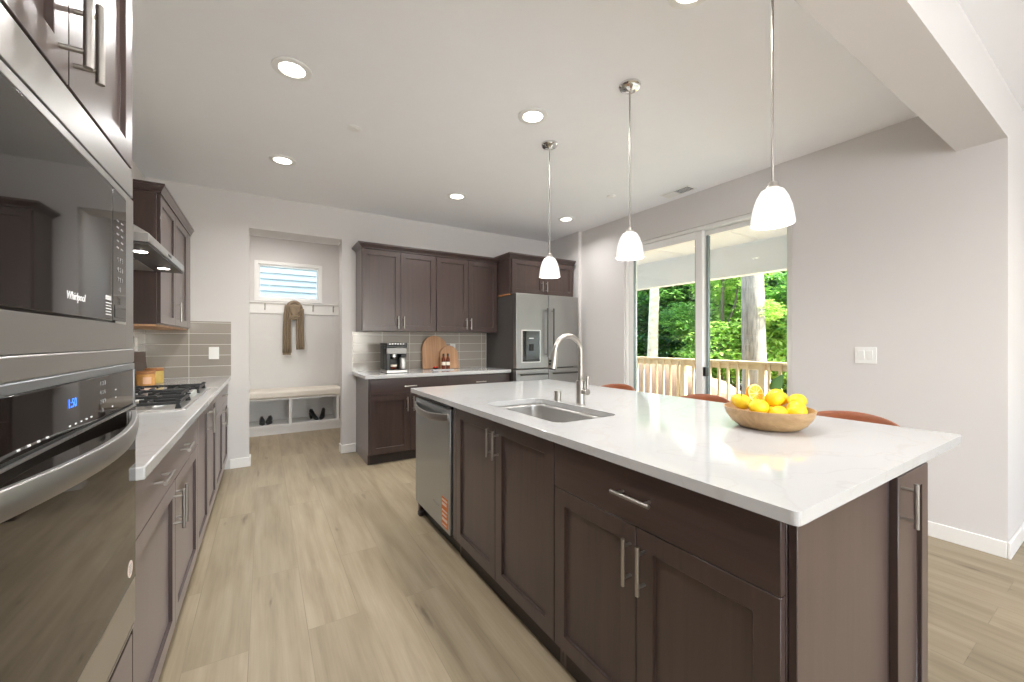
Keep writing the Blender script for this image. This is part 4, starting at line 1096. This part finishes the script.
# ------------------------------------------------------------------ porch and rail
PX = 6.45
struct(G().box(XR + 0.2, PX + 0.1, 0.6, 9.0, -0.16, -0.07), 'floor_porch', 'deck')
g = G(); g.box(XR + 0.2, PX + 0.15, 0.6, 9.2, 2.765, 2.9)
struct(g, 'ceiling_porch', 'porch')
g = G()
for y in (1.88, 3.12, 4.36, 5.60, 6.84): g.box(XR + 0.2, 6.30, y - 0.012, y + 0.012, 2.757, 2.7649)
struct(g, 'trim_1', 'porch')
struct(G().box(6.30, 6.48, 0.6, 9.2, 2.285, 2.7649), 'beam_porch', 'porch', bevel=0.004)
rl = thing('deck_railing', 'pale cedar deck railing outside the sliding door', 'railing', (PX, 4.5, -0.07))
rz0 = -0.07
def rb(x0, x1, y0, y1, z0, z1): return (x0, x1, y0 - 4.5, y1 - 4.5, z0 - rz0, z1 - rz0)
G().box(*rb(-0.07, 0.07, 0.7, 8.9, 0.905, 0.943)).build('top_rail', 'rail', rl, bevel=0.004)
G().box(*rb(-0.02, 0.02, 0.7, 8.9, 0.815, 0.904)).build('under_rail', 'rail', rl, bevel=0.003)
G().box(*rb(-0.02, 0.02, 0.7, 8.9, 0.03, 0.12)).build('bottom_rail', 'rail', rl, bevel=0.003)
posts = (0.75, 3.17, 4.52, 5.9, 7.3, 8.7)
for y in posts: G().box(*rb(-0.045, 0.045, y - 0.045, y + 0.045, -0.07, 0.9045)).build('post', 'railz', rl, bevel=0.003)
y = 0.9
while y < 8.6:
    if min(abs(y - p) for p in posts) > 0.075: G().box(*rb(-0.042, -0.0205, y - 0.02, y + 0.02, 0.05, 0.90)).build('baluster', 'railz', rl, bevel=0.002)
    y += 0.155

# ------------------------------------------------------------------ outdoors: ground, bank, trees
def gz(x, y):
    return -1.3 + 0.10 * math.sin(x * 1.7 + y) + 0.12 * math.sin(y * 1.1 - x * 0.6) + max(0, x - 13) * 0.12
struct(G().grid(lambda a, b: (6.6 + a * 30, -10 + b * 40, gz(6.6 + a * 30, -10 + b * 40)), 40, 50), 'ground', 'ground')
# bare soil bank left by the grading
def bank(a, b):
    y = 3.6 + a * 7.4; x = 7.7 + b * 2.6
    top = 0.22 + min(0.5, max(0, y - 5.0) * 0.30) + 0.05 * math.sin(y * 3.1) + 0.03 * math.sin(y * 7.3)
    if y < 5.4: top -= (5.4 - y) * 0.18
    s_ = min(1, b / 0.35); s_ = s_ * s_ * (3 - 2 * s_)
    return (x + 0.10 * math.sin(y * 2.3), y, -1.4 + (top + 1.4) * s_ - max(0, b - 0.6) * 1.2)
struct(G().grid(bank, 60, 24), 'hill', 'dirt')


def foliage_mesh(seed, n_cl, n_leaf, spread, size):
    # unit crown: leaves gathered in sprays on a lumpy ellipsoid
    rnd = random.Random(seed); v = []; f = []
    for c in range(n_cl):
        while True:
            p = Vector((rnd.uniform(-1, 1), rnd.uniform(-1, 1), rnd.uniform(-1, 1)))
            if 0.25 < p.length < 1: break
        p = p * (0.75 + 0.25 * rnd.random())
        tilt = Vector((p.x * 0.5 + rnd.gauss(0, 0.3), p.y * 0.5 + rnd.gauss(0, 0.3), 1)).normalized()
        for k in range(n_leaf):
            q = p + Vector((rnd.gauss(0, spread), rnd.gauss(0, spread), rnd.gauss(0, spread * 0.35)))
            nrm = (tilt + Vector((rnd.gauss(0, 0.45), rnd.gauss(0, 0.45), rnd.gauss(0, 0.3)))).normalized()
            a = nrm.orthogonal().normalized(); a = (Matrix.Rotation(rnd.uniform(0, 2 * PI), 3, nrm) @ a); b = nrm.cross(a)
            s_ = size * rnd.uniform(0.7, 1.3); i = len(v)
            v += [q - a * s_, q + b * s_ * 0.5 + nrm * s_ * 0.12, q + a * s_, q - b * s_ * 0.5 + nrm * s_ * 0.12]
            f += [(i, i + 1, i + 2), (i, i + 2, i + 3)]
    me = bpy.data.meshes.new('foliage'); me.from_pydata(v, [], f); me.update()
    return me


FM = [foliage_mesh(11, 230, 20, 0.12, 0.052), foliage_mesh(12, 230, 20, 0.12, 0.052), foliage_mesh(13, 230, 20, 0.13, 0.052)]
FMM = {}
def crown_obj(parent, k, mm, c, r, rot):
    key = (k, mm)
    if key not in FMM:
        q = FM[k].copy(); q.materials.append(M[mm]); FMM[key] = q
    o = bpy.data.objects.new('foliage', FMM[key]); COL.objects.link(o); o.parent = parent; o.location = c; o.scale = r; o.rotation_euler = (0, 0, rot)
    return o


def tree(label, x, y, trunk_r, h, bark, crowns, group=None, lean=(0, 0), forks=()):
    z = gz(x, y)
    t = thing('tree', label, 'tree', (x, y, z), 0, group)
    n = 10; pts = []; rs = []
    for k in range(n + 1):
        u = k / n; pts.append((lean[0] * u * h + 0.03 * math.sin(u * 7 + x), lean[1] * u * h + 0.03 * math.sin(u * 5 + y), -0.15 + u * (h + 0.15)))
        rs.append(trunk_r * (1.25 - 0.25 * min(1, u * 8)) * (1 - 0.45 * u))
    G().tube(pts, rs, 16).build('trunk', bark, t)
    for fk in forks:
        G().tube(fk[0], fk[1], 8).build('branch', bark, t)
    for (k, mm, c, r, rot) in crowns: crown_obj(t, k, mm, c, r, rot)
    return t


# the pale big trunk and the mottled one, then the wood behind
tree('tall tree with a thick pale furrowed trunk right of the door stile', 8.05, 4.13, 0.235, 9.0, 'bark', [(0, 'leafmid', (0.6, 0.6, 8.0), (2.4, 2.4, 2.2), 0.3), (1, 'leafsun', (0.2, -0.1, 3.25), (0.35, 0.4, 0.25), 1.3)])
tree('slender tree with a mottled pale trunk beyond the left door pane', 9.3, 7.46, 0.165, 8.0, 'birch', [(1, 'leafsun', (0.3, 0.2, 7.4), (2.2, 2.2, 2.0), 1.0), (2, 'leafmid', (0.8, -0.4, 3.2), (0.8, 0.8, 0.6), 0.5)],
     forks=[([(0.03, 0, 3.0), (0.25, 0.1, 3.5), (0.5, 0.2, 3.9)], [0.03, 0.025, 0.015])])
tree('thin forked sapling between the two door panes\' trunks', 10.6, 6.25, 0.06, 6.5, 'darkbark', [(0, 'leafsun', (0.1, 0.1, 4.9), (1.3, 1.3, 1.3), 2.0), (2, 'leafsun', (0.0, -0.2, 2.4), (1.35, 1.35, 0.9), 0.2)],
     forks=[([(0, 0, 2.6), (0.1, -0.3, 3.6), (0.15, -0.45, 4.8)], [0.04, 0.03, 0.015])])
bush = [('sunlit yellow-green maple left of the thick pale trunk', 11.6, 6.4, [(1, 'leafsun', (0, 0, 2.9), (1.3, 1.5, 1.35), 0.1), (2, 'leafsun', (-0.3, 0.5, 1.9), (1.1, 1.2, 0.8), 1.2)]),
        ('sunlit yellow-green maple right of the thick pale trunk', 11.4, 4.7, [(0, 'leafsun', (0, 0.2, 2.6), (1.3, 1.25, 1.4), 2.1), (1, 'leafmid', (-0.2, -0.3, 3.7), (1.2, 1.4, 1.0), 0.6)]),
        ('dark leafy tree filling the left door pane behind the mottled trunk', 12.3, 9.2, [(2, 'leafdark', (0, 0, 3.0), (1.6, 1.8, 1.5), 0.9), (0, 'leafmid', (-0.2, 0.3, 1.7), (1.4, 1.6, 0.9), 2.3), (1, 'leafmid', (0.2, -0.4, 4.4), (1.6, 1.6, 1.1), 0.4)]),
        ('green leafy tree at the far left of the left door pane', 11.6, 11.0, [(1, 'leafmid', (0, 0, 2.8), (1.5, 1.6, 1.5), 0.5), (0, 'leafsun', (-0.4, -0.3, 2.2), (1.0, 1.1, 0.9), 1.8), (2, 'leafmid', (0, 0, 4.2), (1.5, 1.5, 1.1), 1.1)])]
for lab, x, y, cr in bush:
    tree(lab, x, y, 0.08, 3.6, 'darkbark', cr)
back = []
rnd = random.Random(5)
for i in range(12):
    x = 13.8 + (i % 3) * 1.9 + rnd.uniform(-0.4, 0.4); y = 3.0 + i * 0.98 + rnd.uniform(-0.3, 0.3)
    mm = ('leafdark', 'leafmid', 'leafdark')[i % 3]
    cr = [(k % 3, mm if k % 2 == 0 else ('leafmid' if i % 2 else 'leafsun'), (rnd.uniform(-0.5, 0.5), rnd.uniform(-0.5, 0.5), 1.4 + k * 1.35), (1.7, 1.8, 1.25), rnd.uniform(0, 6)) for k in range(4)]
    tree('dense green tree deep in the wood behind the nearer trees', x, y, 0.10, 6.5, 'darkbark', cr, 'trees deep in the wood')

# ------------------------------------------------------------------ mudroom
win = bpy.data.objects.new('window_1', None); COL.objects.link(win); win.location = (0.317, MY, 2.115); win['kind'] = 'structure'
g = G()
for b in ((-0.435, -0.385, -0.285, 0.285), (0.385, 0.435, -0.285, 0.285), (-0.385, 0.385, 0.238, 0.285), (-0.385, 0.385, -0.285, -0.238)):
    g.box(b[0], b[1], -0.012, 0.07, b[2], b[3])
g.build('window_frame', 'trim', win, bevel=0.003)
g = G()
for b in ((-0.385, -0.362, -0.238, 0.238), (0.362, 0.385, -0.238, 0.238), (-0.362, 0.362, 0.218, 0.238), (-0.362, 0.362, -0.238, -0.218)):
    g.box(b[0], b[1], 0.018, 0.05, b[2], b[3])
g.build('window_sash', 'white', win, bevel=0.002)
G().box(-0.365, 0.365, 0.032, 0.036, -0.22, 0.22).build('pane', 'clear', win)
# lap siding of the house next door, seen through the little window
g = G()
for k in range(34):
    z = 0.2 + k * 0.123
    g.add([(-4, 9.6, z), (5, 9.6, z), (5, 9.625, z + 0.123), (-4, 9.625, z + 0.123), (-4, 9.7, z), (5, 9.7, z), (5, 9.7, z + 0.123), (-4, 9.7, z + 0.123)],
          [(0, 1, 2, 3), (4, 7, 6, 5), (0, 4, 5, 1), (3, 2, 6, 7), (0, 3, 7, 4), (1, 5, 6, 2)])
struct(g, 'wall_neighbour', 'siding', smooth=False)
# white panelling with hook rail on the back wall
struct(G().box(MX0, MX1, MY - 0.008, MY, 0.0, 1.651).build if False else G().box(MX0, MX1, MY - 0.008, MY, 0.0, 1.651), 'wall_mudroom_panelling', 'panelwhite')
g = G()
for x in (-0.44, 0.925): g.box(x - 0.022, x + 0.022, MY - 0.016, MY - 0.0081, 0.6, 1.652)
struct(g, 'trim_2', 'panelwhite', bevel=0.002)
struct(G().box(MX0, MX1, MY - 0.022, MY, 1.653, 1.80).box(MX0, MX1, MY - 0.045, MY, 1.80, 1.818), 'trim_3', 'trim', bevel=0.002)
for x, lab in ((0.012, 'bare metal coat hook left of the scarf'), (0.375, 'metal coat hook hidden under the brown scarf'), (0.625, 'bare metal coat hook just right of the scarf'), (0.905, 'bare metal coat hook at the right end of the rail')):
    t = thing('coat_hook', lab, 'coat hook', (x, MY - 0.022, 1.75), 0, 'coat hooks on the white rail')
    G().box(-0.009, 0.009, -0.004, 0, -0.05, 0.03).build('back_plate', 'nickel', t, bevel=0.002)
    G().tube([(0, -0.004, 0.015), (0, -0.03, 0.012), (0, -0.048, 0.024), (0, -0.054, 0.045)], 0.005, 10).tube([(0, -0.004, -0.035), (0, -0.022, -0.045), (0, -0.032, -0.035), (0, -0.034, -0.02)], 0.0045, 10).build('prong', 'nickel', t)

# scarf looped over the hook: a ring at the top and two hanging tails
sc = thing('scarf', 'olive brown scarf knotted over a coat hook in the mudroom', 'scarf', (0.375, MY - 0.075, 1.75))
def strip(path, widths, thick, name, folds=3, seed=0):
    # path of (x,y,z) centres with widths across X-ish direction, softly pleated
    n = len(path); nu = 12
    def fn(a, b):
        i = min(int(b * (n - 1)), n - 2); f_ = b * (n - 1) - i
        p = Vector(path[i]).lerp(Vector(path[i + 1]), f_); w_ = widths[i] + (widths[i + 1] - widths[i]) * f_
        d = (Vector(path[i + 1]) - Vector(path[i])).normalized(); s_ = d.cross(Vector((0, 1, 0))).normalized()
        return p + s_ * (a - 0.5) * w_ + Vector((0, thick * math.sin(a * folds * 2 * PI + seed), 0))
    return G().grid(fn, nu, (n - 1) * 4).build(name, 'scarf', sc, solid=0.012)
ring = [(0.075 * math.cos(a), -0.004 * math.sin(a), -0.045 + 0.085 * math.sin(a) * 1.25) for a in [R(x) for x in range(-70, 256, 18)]]
strip(ring, [0.075] * len(ring), 0.008, 'loop', 2, 0.5)
strip([(-0.072, -0.01, 0.03), (-0.088, -0.012, -0.12), (-0.094, -0.012, -0.35), (-0.092, -0.012, -0.66)], [0.085, 0.092, 0.098, 0.104], 0.010, 'tail', 3)
strip([(0.078, -0.014, -0.02), (0.072, -0.018, -0.16), (0.072, -0.018, -0.36), (0.078, -0.018, -0.615)], [0.085, 0.088, 0.094, 0.10], 0.010, 'tail', 3, 1.2)
strip([(-0.06, -0.022, -0.135), (0.0, -0.026, -0.165), (0.07, -0.024, -0.12)], [0.05, 0.055, 0.05], 0.005, 'knot_band', 2, 0.3)
G().grid(lambda a, b: (0.075 * (a - 0.5) * 2 * (1 - 0.75 * b * b) + 0.012, -0.016 - 0.012 * math.sin(a * PI), 0.035 - b * 0.185), 12, 10).build('fold', 'scarf', sc, solid=0.012)
G().grid(lambda a, b: ((a - 0.5) * 0.098 - 0.092, -0.012 + 0.004 * math.sin(a * 40), -0.66 - b * 0.03), 26, 2).build('fringe', 'scarf', sc, solid=0.006)

# bench with cubbies
BY = 6.257
bn = thing('cubby_bench', 'white built-in mudroom bench with open shoe cubbies', 'bench', (0.12, BY, 0))
bx0, bx1 = MX0 + 0.002 - 0.12, MX1 - 0.002 - 0.12
G().box(bx0, bx1, 0.012, MY - BY - 0.010, 0, 0.088).build('plinth', 'panelwhite', bn)
G().box(bx0, bx1, 0, MY - BY - 0.010, 0.0885, 0.130).build('shelf', 'panelwhite', bn, bevel=0.002)
G().box(bx0, bx1, MY - BY - 0.022, MY - BY - 0.0105, 0.1305, 0.4595).build('back_board', 'panelwhite', bn)
for x in (-0.305 - 0.12, 0.309 - 0.12, 0.912 - 0.12): G().box(x - 0.019, x + 0.019, 0.004, MY - BY - 0.0225, 0.1305, 0.4595).build('divider', 'panelwhite', bn, bevel=0.002)
G().box(bx0, bx1, 0, MY - BY - 0.010, 0.460, 0.482).build('seat_board', 'panelwhite', bn, bevel=0.002)
cu = G().box(MX0 + 0.01, MX1 - 0.01, BY - 0.012, MY - 0.017, 0.4835, 0.585).build('bench_cushion', 'cushion', None, bevel=0.028, seg=4)
tag(cu, 'long cream linen cushion on the mudroom bench', 'cushion')


def sneaker(label, loc, rz):
    t = thing('sneaker', label, 'shoe', loc, rz, 'black sneakers in the left cubby'); t.scale = (0.82, 0.9, 0.95)
    # toe points to -Y
    def ring(y, w_, z0, z1, n=14):
        return [(w_ * math.cos(2 * PI * k / n), y, (z0 + z1) / 2 + (z1 - z0) / 2 * math.sin(2 * PI * k / n)) for k in range(n)]
    secs = [(-0.125, 0.018, 0.018, 0.040), (-0.115, 0.034, 0.014, 0.058), (-0.085, 0.042, 0.012, 0.066), (-0.04, 0.043, 0.012, 0.078), (0.0, 0.038, 0.012, 0.094), (0.04, 0.034, 0.012, 0.098), (0.085, 0.033, 0.012, 0.094), (0.12, 0.028, 0.013, 0.088), (0.132, 0.014, 0.02, 0.07)]
    v = []; f = []
    for s_ in secs: v += ring(*s_)
    n = 14
    for i in range(len(secs) - 1):
        f += [(i * n + k, i * n + (k + 1) % n, (i + 1) * n + (k + 1) % n, (i + 1) * n + k) for k in range(n)]
    f += [tuple(range(n)), tuple(range((len(secs) - 1) * n, len(secs) * n))]
    G().add(v, f).build('upper', 'shoeblack', t, subsurf=1)
    pl = [(0.040 * math.sin(PI * (k / 20)) ** 0.5 * (1 if 1 else 0), -0.128 + 0.262 * k / 20) for k in range(21)]
    poly = pl + [(-x, y) for x, y in reversed(pl[1:-1])]
    G().prism(poly, 0, 0.0135, 'XY').build('sole', 'sole', t, bevel=0.003)
    G().ellipsoid((0, 0.066, 0.094), (0.022, 0.038, 0.008)).build('lining', 'shoein', t)
    g = G()
    for k in range(4): g.tube([(-0.018, -0.035 + k * 0.016, 0.084 + k * 0.006), (0, -0.035 + k * 0.016, 0.089 + k * 0.006), (0.018, -0.035 + k * 0.016, 0.084 + k * 0.006)], 0.0022, 6)
    g.build('laces', 'sole', t)
    return t


sneaker('black low sneaker in the left cubby, nearer the opening\'s left jamb', (-0.022, 6.40, 0.1305), R(4))
sneaker('black low sneaker in the left cubby, nearer the divider', (0.062, 6.42, 0.1305), R(-10))


def heel_shoe(label, loc, rz):
    t = thing('heeled_shoe', label, 'shoe', loc, rz, 'dark heeled shoes in the right cubby')
    secs = [(-0.110, 0.012, 0.006, 0.022), (-0.095, 0.028, 0.004, 0.036), (-0.06, 0.035, 0.004, 0.046), (-0.02, 0.031, 0.008, 0.066), (0.02, 0.026, 0.030, 0.100), (0.06, 0.026, 0.058, 0.135), (0.095, 0.027, 0.072, 0.150), (0.115, 0.018, 0.080, 0.142)]
    n = 14; v = []; f = []
    for y, w_, z0, z1 in secs: v += [(w_ * math.cos(2 * PI * k / n), y, (z0 + z1) / 2 + (z1 - z0) / 2 * math.sin(2 * PI * k / n)) for k in range(n)]
    for i in range(len(secs) - 1): f += [(i * n + k, i * n + (k + 1) % n, (i + 1) * n + (k + 1) % n, (i + 1) * n + k) for k in range(n)]
    f += [tuple(range(n)), tuple(range((len(secs) - 1) * n, len(secs) * n))]
    G().add(v, f).build('upper', 'shoeblack', t, subsurf=1)
    G().frustum((-0.013, 0.013, 0.078, 0.104), 0.0, (-0.022, 0.022, 0.066, 0.112), 0.085).build('heel', 'shoeblack', t, bevel=0.002)
    G().ellipsoid((0, 0.075, 0.140), (0.016, 0.030, 0.007)).build('lining', 'shoein', t)
    return t


heel_shoe('dark heeled shoe in the right cubby, nearer the divider', (0.612, 6.40, 0.1305), R(20))
heel_shoe('dark heeled shoe in the right cubby, nearer the right end panel', (0.722, 6.41, 0.1305), R(-16))
lamp('mudroom_ceiling_light', 'AREA', (0.1, 5.7, HC - 0.02), 11.5, (1, 0.97, 0.93), (0, 0, -1), shape='DISK', size=0.35)
